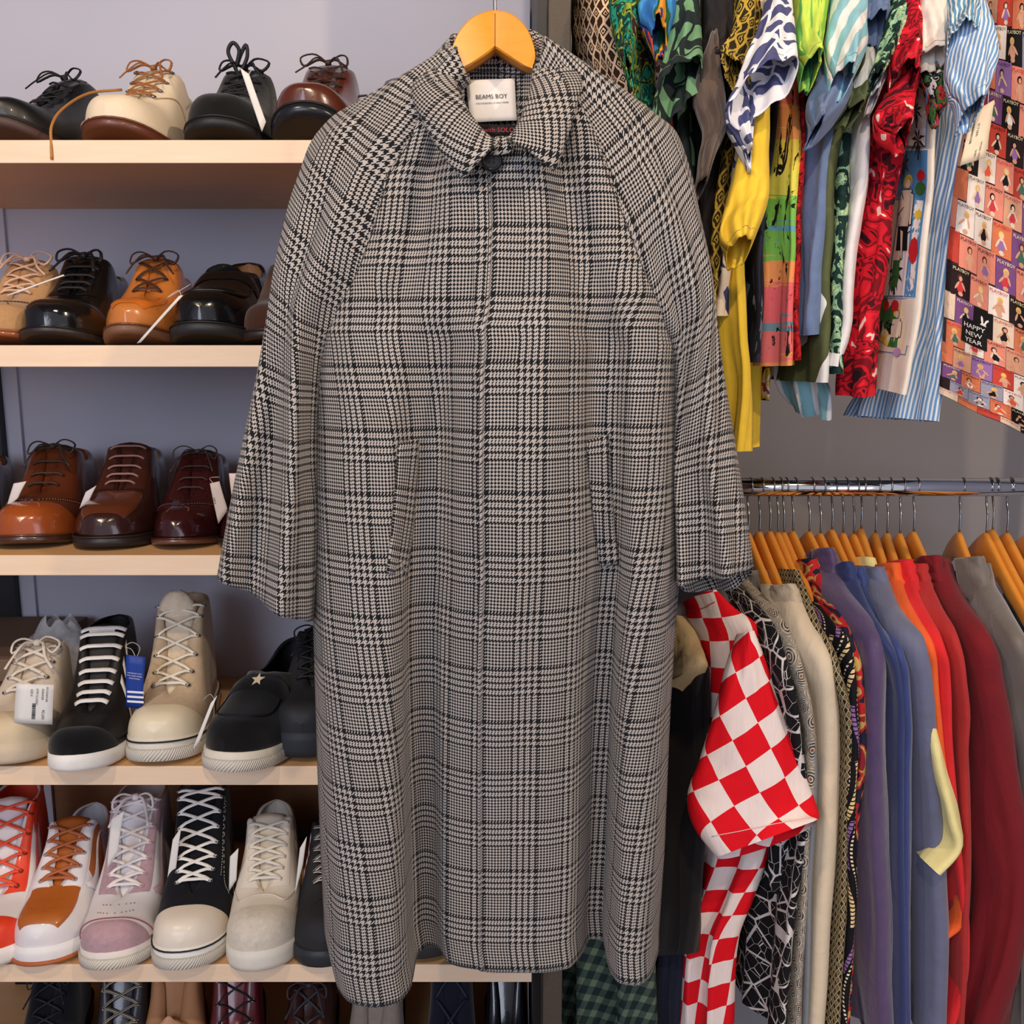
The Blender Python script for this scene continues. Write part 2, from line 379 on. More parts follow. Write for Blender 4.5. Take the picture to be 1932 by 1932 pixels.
# ---------------------------------------------------------------- room
SF = 1.30; SB = 1.688   # shelf front and back
def zrow(py, Y): return at(966, py, Y).z
TOPS = [zrow(265, SF), zrow(652, SF), zrow(1048, SF), zrow(1446, SF), zrow(1820, SF)]; TOPS.append(TOPS[-1]-(TOPS[0]-TOPS[4])/4)
plaster = G('painted_wall'); plaster = plaster.out(plaster.mix(plaster.noise(plaster.ob(), 3, 3), c8(182, 183, 200), c8(194, 194, 208)), .6, plaster.noise(plaster.ob(), 300, 3), .1, .001, .3)
dimc = plain(70, 66, 66, .8)
def struct(name, a, b, mat): return tag(MB().box(a, b).build(name, mat, smooth=False), kind='structure')
wallg = G('darker_grey_wall'); wallg = wallg.out(wallg.mix(wallg.noise(wallg.ob(), 3, 3), c8(146, 142, 146), c8(158, 154, 156)), .6, wallg.noise(wallg.ob(), 300, 3), .1, .001, .3)  # even grey, darker than the side walls
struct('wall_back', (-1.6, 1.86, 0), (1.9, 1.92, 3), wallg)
struct('wall_left', (-1.66, -.2, 0), (-1.6, 1.92, 3), plaster)
struct('ceiling', (-1.66, -2.4, 3), (1.96, 1.92, 3.05), dimc)
struct('wall_right', (1.9, -.2, 0), (1.96, 1.92, 3), plaster)
struct('floor', (-1.66, -2.4, -.05), (1.96, 1.92, 0), wood((120, 100, 84), (150, 128, 108), .6))
SX1 = xat(1006, SF, TOPS[2]); SX0 = -1.13
o = MB().box((SX0-.2, 1.69, TOPS[3]-.02), (SX1, 1.706, 2.6)).build('back_panel', plaster, smooth=False)
tag(o, 'pale painted panel behind the upper shoe shelves', 'panel')
o = MB().box((SX0-.2, 1.69, TOPS[5]-.05), (SX1, 1.706, TOPS[3]-.022)).build('back_panel', wood((128, 92, 64), (150, 110, 80)), smooth=False)
tag(o, 'brown wood grain panel behind the lowest shoe shelves', 'panel')
ordn = ['topmost', 'second from the top', 'third from the top', 'fourth from the top', 'fifth from the top', 'bottom']
what = ['black, cream and brown lace-ups', 'a black cap-toe shoe and a tan derby', 'brown and burgundy dress shoes', 'a beige high-top and a star loafer', 'coloured sneakers', 'dark boots cut off by the frame edge']
for i, z in enumerate(TOPS):
    e = empty('shoe_shelf', (0, SF, z-.028), '%s light wood shelf, carrying %s' % (ordn[i], what[i]), 'shelf', 0, 'wooden shoe shelves')
    board = MB().box((SX0, SF+.002, z-.028), (SX1, SB, z)).build('board', SHELFW, e, False)
    bevel(MB().box((SX0, SF-.001, z-.0285), (SX1, SF+.002, z+.0004)).build('front_edging', wood((232, 198, 164), (246, 224, 198), 1.4), e, False), .0006, 1)
# uprights
e = empty('shelf_upright', (SX1+.03, SF, 0), 'dark metal upright between the shoe shelves and the clothes rails', 'post')
MB().box((SX1+.003, SF+.03, .02), (SX1+.016, SF+.38, 2.6)).build('side_panel', blackmetal, e, False)
bevel(MB().box((SX1+.017, SF-.005, .02), (SX1+.017+.029, SF+.045, 2.6)).build('front_post', brownmetal, e, False), .0015)
xl = xat(6, 1.66, zrow(1090, 1.66)) - .0
e = empty('shelf_upright', (xl, 1.65, 0), 'black slotted metal upright behind the left ends of the shoe shelves', 'post')
bevel(MB().box((xl-.05, 1.665, .02), (xl+.016, 1.688, TOPS[1]-.03)).build('post', blackmetal, e, False), .001)
rl = MB().box((SX0, 1.66, TOPS[4]+.012), (SX1, 1.685, TOPS[4]+.03)).build('rear_rail', plain(88, 88, 96, .5), None, False)
tag(rl, 'grey metal rail along the back of the coloured sneaker shelf', 'rail')
struct('trim_left', (-1.3, 1.682, .3), (xat(18, 1.68, 1.6), 1.689, 2.6), plaster)
# ---------------------------------------------------------------- shoes
PL = {  # plan outline half width (fraction) over length
 'round': [(0, 0), (.008, .26), (.03, .50), (.07, .72), (.13, .88), (.22, .98), (.3, 1), (.42, .93), (.55, .80), (.68, .72), (.82, .72), (.91, .66), (.96, .52), (.99, .30), (1, 0)],
 'slim': [(0, 0), (.008, .20), (.03, .40), (.07, .60), (.14, .80), (.23, .95), (.31, 1), (.42, .92), (.55, .76), (.68, .68), (.82, .70), (.91, .65), (.96, .52), (.99, .30), (1, 0)]}
HT = {
 'dress': [(0, .016), (.02, .026), (.07, .038), (.15, .045), (.25, .052), (.33, .064), (.43, .082), (.52, .098), (.57, .093), (.66, .068), (.8, .064), (.92, .073), (1, .077)],
 'loafer': [(0, .016), (.02, .028), (.07, .041), (.15, .048), (.25, .056), (.35, .068), (.43, .078), (.48, .076), (.58, .064), (.7, .060), (.85, .068), (.94, .082), (1, .086)],
 'low': [(0, .014), (.02, .028), (.07, .041), (.15, .048), (.25, .056), (.35, .074), (.46, .098), (.56, .118), (.61, .112), (.70, .082), (.82, .076), (.93, .088), (1, .090)],
 'high': [(0, .014), (.02, .028), (.07, .041), (.15, .048), (.25, .056), (.34, .074), (.42, .100), (.50, .132), (.57, .158), (.64, .165), (.75, .160), (.88, .158), (1, .158)]}
OP = {
 'dress': [(.26, 0), (.30, .003), (.50, .009), (.57, .024), (.68, .029), (.85, .026), (.95, .014), (1, 0)],
 'loafer': [(.47, 0), (.50, .026), (.60, .031), (.75, .029), (.88, .025), (.96, .012), (1, 0)],
 'low': [(.25, 0), (.29, .009), (.50, .015), (.58, .028), (.70, .030), (.86, .027), (.95, .015), (1, 0)],
 'high': [(.25, 0), (.29, .009), (.45, .014), (.56, .025), (.66, .033), (.8, .031), (.93, .02), (.98, .010), (1, 0)]}
class Last:
    def __init__(s, L, W, shape, plan, ts, heel=0, spring=.008, bow=.006, dip=1.0):
        s.L, s.W, s.hs, s.os, s.pl, s.ts, s.heel, s.spring, s.bow, s.dip = L, W/2, HT[shape], OP[shape], PL[plan], ts, heel, spring, bow, dip; s.shape = shape
    def zb(s, u): return s.spring*max(0, (.30-u)/.30)**1.8 + s.heel*sm(.35, .72, u)
    def w(s, u): return s.W*stab(s.pl, u)
    def cx(s, u): return s.bow*sin(pi*min(1, u*1.15))
    def S(s, u, v, off=0):
        u_ = min(1, max(0, u)); a = (1-min(1, abs(v)))*pi/2; sg = 1 if v >= 0 else -1
        w = s.w(u_)+off*min(1, 8*u_**.5); h = stab(s.hs, u_)*s.dip+off; o_ = tab(s.os, u_)*s.W/.053
        tall = sm(.06, .12, h); ea = lerp(.62, .34, tall); o_ = min(o_, w*.9)
        x = o_+(w-o_)*cos(a)**ea; z = h*sin(a)**.80
        if tall > 0: # ankle narrowing of tall shafts
            x = o_+(x-o_)*(1-.22*tall*sin(a))
        return Vector((sg*x+s.cx(u_), u_*s.L+off*(2*u_-1), z+s.zb(u_)+s.ts))
def w_ok(u): return .01 < u < .99
def ugrid(n): return [.5-.5*cos(pi*i/(n-1)) for i in range(n)]
def patch(l, A, B, off, n=14, m=6, sq=1):
    """ruled patch on the last between uv polylines A and B"""
    A = crv([(a, b, 0) for a, b in A], n); B = crv([(a, b, 0) for a, b in B], n); R = []
    for i in range(n):
        R.append([l.S(*(A[i].lerp(B[i], (j/(m-1))**sq)).xy, off*(1 if (sq > 1 and j < m-1) or 0 < j < m-1 and 0 < i < n-1 else .35)) for j in range(m)])
    return R
LN = 'leather'
def shoe(name, label, cat, shelf, pxt, pxh, Yt, L=.295, W=.108, shape='dress', plan='round', ts=.008, heel=.022, spring=.010, dip=1.0,
         upper=None, lining=None, sole=None, side=None, welt=None, cap=None, capu=.13, laces=None, lace_style='cross', nl=5, lr=.0022, lflat=.6,
         eye=None, facing=None, bow=True, tongue=None, stripe=None, extras=(), toe_box=None, heel_tab=None, quarter=None, bumper=None, tz=0):
    Z = TOPS[shelf]; Yh = Yt+L*.93; X0 = xat(pxt, Yt+.02, Z+.03); X1 = xat(pxh, Yh, Z+.05)
    yaw = -math.atan2(X1-X0, Yh-Yt-.02)
    root = empty(name, (X0, Yt, Z+tz), label, cat, yaw, 'shoes on the %s shelf' % ordn[shelf])
    l = Last(L, W, shape, plan, ts, heel, spring, dip=dip); up = upper; lining = lining or up
    # upper
    us = ugrid(44); vs = [i/13 for i in range(14)]; mb = MB()
    for sg in (-1, 1):
        R = [[l.S(u, sg*max(1e-9, v)) for v in vs] for u in us]
        if sg < 0: R = [r[::-1] for r in R]
        mb.grid(R)
    me = mb.me('upper'); bm = bmesh.new(); bm.from_mesh(me); bmesh.ops.remove_doubles(bm, verts=bm.verts, dist=.0003)
    bm.normal_update(); acc = 0
    for f in bm.faces:
        c = f.calc_center_median(); acc += f.normal.dot(Vector((c.x-l.cx(c.y/L), 0, .0)))
    if acc < 0: bmesh.ops.reverse_faces(bm, faces=bm.faces)
    bm.to_mesh(me); bm.free()
    o = obj('upper', me, [up, lining], root, False); solid(o, .0032, -1, 1)
    # insole
    R = [[Vector((l.cx(u)+k*l.w(u)*.86, u*L*.97+.004, l.ts+l.zb(u)+.004)) for k in (-1, -.5, 0, .5, 1)] for u in ugrid(16)]
    o = MB().grid(R).build('insole', lining, root, world=False)
    # sole
    def ring(d, z, zf=None):
        P = []
        for sg in (1, -1):
            uu = ugrid(26); uu = uu if sg > 0 else uu[::-1][1:-1]
            for u in uu:
                P.append(Vector((l.cx(u)+sg*(l.w(u)+(d if .001 < u < .999 else 0)), u*L+(-d if u < .5 else d)*(1-min(1, 6*min(u, 1-u)))**.5, z(u))))
        return P
    zb = l.zb; T = ts
    if side is None: # dress sole with separate heel
        R = [ring(-.004, lambda u: zb(u)+0), ring(.0035, lambda u: zb(u)+.0008), ring(.0045, lambda u: zb(u)+T*.5), ring(.0035, lambda u: zb(u)+T), ring(-.006, lambda u: zb(u)+T)]
    else:
        R = [ring(-.003, lambda u: zb(u)*.8), ring(.0015, lambda u: zb(u)*.8+.002), ring(.0035, lambda u: zb(u)*.8+T*.35), ring(.0032, lambda u: zb(u)*.9+T*.7), ring(.0022, lambda u: zb(u)+T*.98+side), ring(-.002, lambda u: zb(u)+T+side)]
    n = len(R[0]); mb = MB().grid(R, cu=True)
    for q in (0, len(R)-1):
        b = q*n; h = n//2
        for i in range(h): 
            a, b2, c, d = i, i+1, (n-i-1) % n, (n-i) % n
            f = tuple(b+t for t in ((a, b2, c, d) if q else (d, c, b2, a)))
            f = tuple(dict.fromkeys(f))
            if len(f) > 2: mb.f.append(f); mb.m.append(0)
    mb.build('sole', sole, root, world=False)
    if side is None:
        if welt: MB().tube([p for p in ring(.0035, lambda u: zb(u)+T+.0006)], .0016, 6, closed=True).build('welt', welt, root, world=False)
        if heel > 0:
            P = [[Vector((l.cx(u)+k*(l.w(u)+.002), u*L+(.002 if u > .95 else 0), z)) for u in [.72+.28*t for t in ugrid(12)]] for k in (-1, 1) for z in (0, )]
            lo = P[0]+P[1][::-1][1:]; hi = [Vector((p.x, p.y, zb(p.y/L)+.001)) for p in lo]
            nn = len(lo); mb = MB().grid([lo, hi], cu=True); mb.f.append(tuple(range(nn))); mb.m.append(0); mb.build('heel_block', sole, root, world=False)
    if bumper: # textured rubber toe strip
        q = [(-1, .0042), (1, .0042)]
        uu = [i/30 for i in range(31)]
        def bp(t, z, d):
            sg = -1 if t < .5 else 1; u = abs(2*t-1)**1.6*.42
            return Vector((l.cx(u)+sg*(l.w(u)+(d if u > .001 else 0)), u*L-d*(1-min(1, 6*u))**.5, z+zb(u)*.85))
        R = [[bp(t, z, d) for t in uu] for z, d in ((T*.08, .0035), (T*.12, .0052), (T*.72, .0050), (T*.76, .0034))]
        MB().grid(R, uv=[(i*.007, j*.006) for j in range(4) for i in range(31)]).build('toe_bumper', bumper, root, world=False)
    if stripe: # coloured line around the foxing
        MB().tube(ring(.0036, lambda u: zb(u)+T*.86+side), .0013, 6, closed=True).build('foxing_line', stripe, root, world=False)
    if cap:
        A = [(0, -1), (0, -.5), (0, .001), (0, .5), (0, 1)]; B = [(capu*1.5, -1), (capu*1.08, -.5), (capu, .001), (capu*1.08, .5), (capu*1.5, 1)]
        MB().grid([r for r in patch(l, [(0, v) for _, v in A], B, .0014, 33, 16, 2.2)]).build('toe_cap', cap, root, world=False)
    if toe_box: MB().grid(patch(l, [(.04, -.55), (.035, .001), (.04, .55)], [(.27, -.30), (.27, .001), (.27, .30)], .0016, 18, 9)).build('toe_box', toe_box, root, world=False)
    u1, u2 = {'dress': (.31, .51), 'loafer': (.3, .45), 'low': (.29, .53), 'high': (.29, .61)}[shape]
    if quarter:
        for sg in (-1, 1):
            MB().grid(patch(l, [(.62, sg*.25), (.8, sg*.2), (.985, sg*.12)], [(.58, sg*.98), (.8, sg*.98), (.985, sg*.98)], .0012, 12, 6)).build('heel_counter', quarter, root, world=False)
    if facing:
        for sg in (-1, 1):
            MB().grid(patch(l, [(u1-.03, sg*.015), (lerp(u1, u2, .5), sg*.012), (u2+.03, sg*.01)], [(u1-.01, sg*.30), (lerp(u1, u2, .5), sg*.27), (u2+.05, sg*.26)], .0018, 16, 5)).build('eyelet_facing', facing, root, world=False)
    if tongue is None and shape != 'loafer': tongue = up
    if tongue:
        top = u2+(.05 if shape != 'high' else .03); R = []
        for i in range(12):
            u = lerp(u1-.03, top, i/11); hw = lerp(.012, .026, i/11)
            c = l.S(u, 0, -.001); 
            if i > 9: c.z += (i-9)*.006
            R.append([Vector((l.cx(u)+hw*k, c.y, c.z-.0045-.006*k*k)) for k in (-1, -.6, 0, .6, 1)])
        o = MB().grid(R).build('tongue', tongue, root, world=False); solid(o, .004, 0)
    if laces:
        E = {}
        for k in range(nl):
            u = lerp(u1+.005, u2-.005, k/(nl-1))
            for sg in (-1, 1): E[k, sg] = (l.S(u, sg*.10, .0025), u)
        if eye:
            for (p, u) in E.values():
                mb = MB()
                sgn = 1 if p.x > l.cx(u) else -1; nr = (l.S(u, sgn*.10, .01)-l.S(u, sgn*.10)).normalized()
                x = nr.orthogonal().normalized(); y = nr.cross(x); c = p+nr*.0003
                mb.tube([c+(x*cos(t*pi/5)+y*sin(t*pi/5))*.0032 for t in range(10)], .0011, 6, closed=True)
                mb.build('eyelet', eye, root, world=False)
        mb = MB()
        def bar(a, b, lift=.004):
            mid = (a+b)/2+Vector((0, 0, lift)); mb.tube(crv([a+Vector((0, 0, -.001)), a.lerp(mid, .35)+Vector((0, 0, lift*.55)), mid, b.lerp(mid, .35)+Vector((0, 0, lift*.55)), b+Vector((0, 0, -.001))], 9), lr, 8, lflat, up=Vector((0, -.5, 1)))
        for k in range(nl):
            if lace_style == 'bar' or k == 0: bar(E[k, -1][0], E[k, 1][0])
            if k < nl-1 and lace_style == 'cross':
                bar(E[k, -1][0], E[k+1, 1][0], .005); bar(E[k, 1][0], E[k+1, -1][0], .0035)
        if lace_style == 'bar' and nl > 2:
            pass
        c = (E[nl-1, -1][0]+E[nl-1, 1][0])/2+Vector((0, 0, .006)); rn = random.Random(int(pxt*7+shelf))
        if bow:
            for sg in (-1, 1):
                a = rn.uniform(.8, 1.2)
                mb.tube(crv([c, c+Vector((sg*.018, -.006, .010*a)), c+Vector((sg*.034*a, -.014, .004)), c+Vector((sg*.030, -.022, -.010)), c+Vector((sg*.012, -.010, .002)), c], 18), lr*.9, 7, lflat)
                mb.tube(crv([c, c+Vector((sg*.014, -.014, .004)), c+Vector((sg*.024, -.034, -.012)), c+Vector((sg*.034*a, -.050, -.026))], 12), lr*.85, 7, lflat)
            mb.tube([c+Vector((-.004, -.001, 0)), c+Vector((.004, -.001, .001))], lr*1.9, 8)
        mb.build('laces', laces, root, world=False)
    for ex in extras: ex(l, root)
    return root, l
def pat(name, mat, A, B, off=.0022, n=14, m=5):
    return lambda l, r: MB().grid(patch(l, A, B, off, n, m)).build(name, mat, r, world=False)
def seam(name, mat, pts, r=.0007, off=.0012, n=24, dash=False):
    def f(l, root):
        P = [l.S(p.x, p.y, off) for p in crv([(a, b, 0) for a, b in pts], n)]
        mb = MB()
        if dash:
            for i in range(0, n-1, 2): mb.tube([P[i], P[i+1]], r, 5)
        else: mb.tube(P, r, 5)
        mb.build(name, mat, root, world=False)
    return f
def dots(mat, pts, n, off=.0013, r=.0011, name='perforations'):
    def f(l, root):
        mb = MB()
        for p in crv([(a, b, 0) for a, b in pts], n):
            c = l.S(p.x, p.y, off); nr = (l.S(p.x, p.y, .02)-l.S(p.x, p.y, 0)).normalized(); mb.disc(c, nr, r, .0002, 6)
        mb.build(name, mat, root, world=False)
    return f
def swoosh(mat, sg=1):
    A = [(.29, sg*.44), (.335, sg*.70), (.42, sg*.70), (.58, sg*.46), (.80, sg*.27)]
    B = [(.30, sg*.35), (.35, sg*.50), (.42, sg*.53), (.58, sg*.41), (.80, sg*.26)]
    return pat('side_flash', mat, A, B, .0030, 22, 4)
thr_w = plain(225, 220, 205, .8, nz=0); thr_d = plain(30, 22, 18, .7, nz=0); black_rub = plain(26, 26, 28, .5); gum = plain(168, 92, 48, .5)
def sole_stitch(l, root):
    mb = MB(); P = []
    for q in range(61):
        t = q/60*2-1; u = .004+abs(t)**1.7*.34; P.append(Vector((l.cx(u)+(1 if t > 0 else -1)*max(0, l.w(u)-.010), u*l.L+.007*(1-min(1, 5*u))**.5, l.zb(u)-.0004)))
    for q in range(0, 60, 2): mb.tube([P[q], P[q+1]], .0006, 5)
    mb.build('sole_stitching', thr_w, root, world=False)
def brogue(mat, thr):
    A = [(.13, -.02), (.20, .25), (.30, .62), (.42, .98)]
    return [seam('wing_seam', thr, [(.16, .001), (.22, .3), (.30, .6), (.40, .95)], .0008), seam('wing_seam', thr, [(.16, -.001), (.22, -.3), (.30, -.6), (.40, -.95)], .0008),
            dots(mat, [(.155, .001), (.21, .3), (.29, .6), (.39, .95)], 26), dots(mat, [(.155, -.001), (.21, -.3), (.29, -.6), (.39, -.95)], 26), dots(mat, [(.07, -.18), (.10, -.1), (.12, 0.001), (.10, .1), (.07, .18)], 15)]
blk = leather(13, 13, 15, .2, .35, .2); blks = leather(17, 17, 18, .4, .1, .2)
pin = thr_d
S1, S2, S3, S4, S5, S6 = range(6)
lin_tan = leather(176, 120, 70, .5, .0, .1); lin_dk = plain(34, 30, 30, .7); rawsole = leather(92, 54, 40, .5, .1, .3); darksole = plain(38, 30, 28, .45)
# top shelf
shoe('derby_shoe', 'black leather shoe cut off by the left edge on the topmost shelf', 'shoe', S1, -105, -20, 1.33, upper=blk, sole=darksole, laces=plain(20, 20, 22), nl=4, tongue=blk, lining=lin_dk)
shoe('derby_shoe', 'black derby with a dark red-brown underside and long looped laces, left of the cream shoe', 'shoe', S1, -2, 220, 1.335, L=.31, ts=.014, spring=.026, upper=blks, sole=leather(74, 52, 48, .6, 0, .3), welt=black_rub, laces=plain(18, 18, 20), nl=4, tongue=blks, lining=lin_dk, heel=.026)
shoe('chukka_boot', 'cream leather lace-up with brown laces on the topmost shelf', 'shoe', S1, 212, 352, 1.32, L=.30, W=.112, ts=.013, spring=.020, dip=1.12, upper=leather(232, 214, 186, .6, .02, .1), sole=leather(96, 50, 34, .4, .2, .3), welt=leather(104, 60, 40, .4, .2, .3), laces=plain(156, 98, 50), nl=4, tongue=leather(220, 200, 170, .6, .02, .1), lining=suede(200, 176, 146), eye=steel,
     extras=[seam('welt_stitching', thr_w, [(.0, -.99), (.1, -.98), (.3, -.985)], .0005, .004, 40, True), seam('quarter_seam', plain(180, 150, 120), [(.30, .14), (.42, .5), (.5, .95)], .0007),
             lambda l, r: MB().tube(crv([(-.03, .12, .10), (-.06, .08, .085), (-.068, .02, .05), (-.066, -.016, .02), (-.064, -.024, -.004), (-.064, -.026, -.024)], 26), .0019, 7).build('loose_lace', plain(176, 120, 58), r, world=False)])
shoe('derby_shoe', 'black nubuck derby with a tall knotted lace on the topmost shelf', 'shoe', S1, 412, 500, 1.32, L=.30, W=.114, ts=.015, spring=.020, dip=1.1, upper=suede(20, 19, 19), sole=black_rub, welt=black_rub, laces=plain(24, 24, 28), nl=4, tongue=suede(26, 24, 24), lining=lin_dk, lr=.0026,
     extras=[lambda l, r: MB().tube(crv([(0, .150, .118), (-.006, .142, .136), (-.014, .138, .156), (-.006, .136, .168), (.002, .138, .158), (-.004, .142, .138), (.004, .142, .156), (.012, .140, .166), (.012, .142, .150), (0, .145, .128)], 44), .0028, 8).build('lace_loops', plain(24, 24, 28), r, world=False)])
shoe('derby_shoe', 'brown leather shoe with upturned black sole and white stitching, next to the coat shoulder', 'shoe', S1, 580, 645, 1.315, L=.29, W=.118, ts=.017, spring=.034, upper=leather(92, 43, 28, .25, .5, .3), sole=plain(30, 33, 38, .25), welt=black_rub, laces=plain(58, 40, 30), nl=4, tongue=leather(84, 40, 26), lining=lin_dk, dip=1.12,
     extras=[sole_stitch])
shoe('sandal', 'dark strapped shoe half hidden behind the coat collar on the topmost shelf', 'shoe', S1, 735, 770, 1.36, L=.28, W=.10, upper=leather(52, 34, 32), sole=darksole, lining=lin_dk, dip=1.15,
     extras=[lambda l, r: MB().tube(crv([(-.075, .12, .092), (-.05, .13, .105), (-.02, .15, .10), (0, .17, .12), (.02, .18, .10)], 16), .0032, 8, .5).build('strap', leather(52, 34, 32), r, world=False)])
# second shelf
tan_s = suede(184, 142, 98)
shoe('brogue_shoe', 'tan suede wingtip with pale pink laces at the left end of the second shelf', 'shoe', S2, -8, 110, 1.325, L=.30, W=.112, upper=tan_s, sole=leather(150, 84, 50), welt=leather(150, 84, 50), laces=plain(214, 176, 150), nl=4, tongue=tan_s, lining=lin_tan, spring=.014, dip=1.1, extras=brogue(plain(120, 84, 54), thr_d))
shoe('oxford_shoe', 'glossy black cap-toe oxford beside the tan derby on the second shelf', 'shoe', S2, 98, 214, 1.315, L=.30, W=.110, ts=.010, spring=.016, dip=1.12, upper=blk, sole=plain(44, 38, 38, .4), welt=blk, cap=leather(16, 16, 18, .12, .8, .1), capu=.2, laces=plain(18, 18, 22), lace_style='bar', nl=5, lr=.003, tongue=blk, lining=lin_tan, facing=blk)
shoe('derby_shoe', 'glossy tan derby with dark brown laces and tassel tag on the second shelf', 'shoe', S2, 248, 335, 1.315, L=.295, W=.106, plan='slim', ts=.013, spring=.016, dip=1.05, upper=leather(196, 118, 54, .3, .4, .25), sole=leather(122, 84, 60, .6, .1, .35), welt=leather(96, 58, 38), laces=plain(60, 36, 30), nl=3, tongue=leather(170, 98, 44), lining=lin_tan, toe_box=leather(206, 112, 40, .2, .6, .25))
shoe('loafer', 'chunky black penny loafer on the second shelf', 'loafer', S2, 386, 470, 1.315, L=.295, W=.118, shape='loafer', ts=.016, spring=.016, dip=1.18, upper=blk, sole=plain(40, 40, 42, .5), welt=black_rub, lining=lin_tan,
     extras=[pat('saddle_strap', blk, [(.36, -.98), (.35, -.5), (.355, .001), (.35, .5), (.36, .98)], [(.45, -.98), (.43, -.5), (.42, .001), (.43, .5), (.45, .98)], .0035, 24, 5),
             seam('apron_seam', blks, [(.34, -.42), (.20, -.42), (.12, -.25), (.10, .001), (.12, .25), (.20, .42), (.34, .42)], .0018, .001, 40),
             lambda l, r: MB().grid([[Vector((k*.034*sqrt(max(0, 1-(t*.85)**4)), .15-t*.018, .088+t*.034+(-.008*k*k))) for k in (-1, -.7, -.3, 0, .3, .7, 1)] for t in (0, .25, .5, .75, 1)]).build('tongue', blks, r, world=False)])
shoe('derby_shoe', 'dark brown suede shoe partly hidden behind the coat sleeve on the second shelf', 'shoe', S2, 512, 570, 1.33, upper=suede(62, 36, 28), sole=darksole, welt=darksole, lining=lin_dk, dip=1.05, tongue=suede(62, 36, 28), ts=.012)
# third shelf
shoe('brogue_shoe', 'dark brown brogue cut off by the left edge on the third shelf', 'shoe', S3, -98, -2, 1.34, upper=leather(56, 30, 24), sole=darksole, lining=leather(120, 60, 30), dip=1.05)
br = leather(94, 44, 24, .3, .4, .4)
shoe('brogue_shoe', 'reddish brown wingtip brogue with tan highlight coloured into the toe on the third shelf', 'shoe', S3, 52, 150, 1.335, L=.30, W=.116, ts=.012, dip=1.12, upper=br, sole=leather(70, 42, 30), welt=leather(84, 48, 32), cap=leather(160, 78, 32, .22, .6, .3), capu=.15, laces=plain(58, 44, 38), lace_style='bar', nl=4, tongue=br, lining=leather(120, 62, 34, .5, 0), extras=brogue(thr_w if 0 else plain(160, 110, 70), thr_d))  # tan toe cap: the toe's highlight put into the leather colour
shoe('derby_shoe', 'plain-toe dark brown derby with dusty pink laces on the third shelf', 'shoe', S3, 202, 282, 1.33, L=.30, W=.114, ts=.015, spring=.005, dip=1.12, upper=leather(54, 27, 24, .2, .6, .35), sole=plain(40, 32, 32, .4), welt=darksole, laces=plain(150, 112, 104), lace_style='bar', nl=5, bow=False, tongue=leather(70, 34, 28), lining=lin_tan, toe_box=leather(96, 48, 30, .15, .8, .3), facing=leather(64, 32, 27, .25, .5))  # lighter toe patch carries the highlight on the toe as colour
bg = leather(54, 18, 21, .2, .6, .35)
shoe('oxford_shoe', 'burgundy medallion-toe oxford with untidy dark laces on the third shelf', 'shoe', S3, 338, 404, 1.33, L=.30, W=.106, plan='slim', dip=1.08, upper=bg, sole=leather(104, 66, 52), welt=leather(60, 30, 26), laces=plain(56, 44, 46), lace_style='bar', nl=4, lr=.0017, tongue=bg, lining=leather(150, 66, 34, .5, 0), extras=brogue(plain(120, 60, 50), thr_d))
shoe('oxford_shoe', 'burgundy shoe tucked behind the coat cuff on the third shelf', 'shoe', S3, 472, 520, 1.33, upper=bg, sole=darksole, welt=darksole, lining=lin_dk)
# fourth shelf
cv = fabric(216, 200, 180); rub_w = plain(222, 214, 198, .5); rubt = G('textured_rubber'); rubt = rubt.out(rubt.mix(rubt.gt(rubt.m('SINE', rubt.m('MULTIPLY', rubt.sep(rubt.map(rubt.uv(), rot=.78))[0], 3600)), .2), c8(206, 198, 182), c8(228, 222, 210)), .6, rubt.m('SINE', rubt.m('MULTIPLY', rubt.sep(rubt.map(rubt.uv(), rot=.78))[0], 3600)), .6, .001)
shoe('canvas_sneaker', 'worn off-white canvas sneaker with a price tag on its laces', 'sneaker', S4, 8, 128, 1.285, L=.285, W=.112, shape='low', ts=.024, heel=0, side=.006, upper=cv, sole=plain(200, 184, 160, .7), cap=plain(206, 188, 158, .7), capu=.14, laces=plain(232, 222, 206), nl=4, lr=.0030, eye=steel, tongue=cv, lining=cv)
bks = suede(15, 15, 17)
stp = [pat('side_stripe', plain(232, 224, 214, .6), [(u, .26), (u-.05, .60), (u-.09, .98)], [(u+.034, .26), (u-.016, .60), (u-.054, .98)], .0022, 12, 4) for u in (.40, .47, .54)]
shoe('sneaker', 'black high sneaker with three white side stripes and thick white laces', 'sneaker', S4, 150, 232, 1.262, L=.30, W=.104, shape='high', dip=.86, ts=.022, heel=0, side=.003, upper=leather(14, 14, 16, .5, .03, .1), sole=plain(236, 232, 226, .5), laces=plain(240, 238, 234, .8), lace_style='bar', nl=8, lr=.0042, lflat=.4, bow=False, tongue=plain(40, 38, 38), lining=plain(26, 26, 28), cap=bks, capu=.10, extras=stp+[
     lambda l, r: MB().box((-.016, .178, .150), (.022, .181, .166)).build('tongue_label', plain(226, 220, 208), r, False, False)])
bei = suede(196, 172, 142)
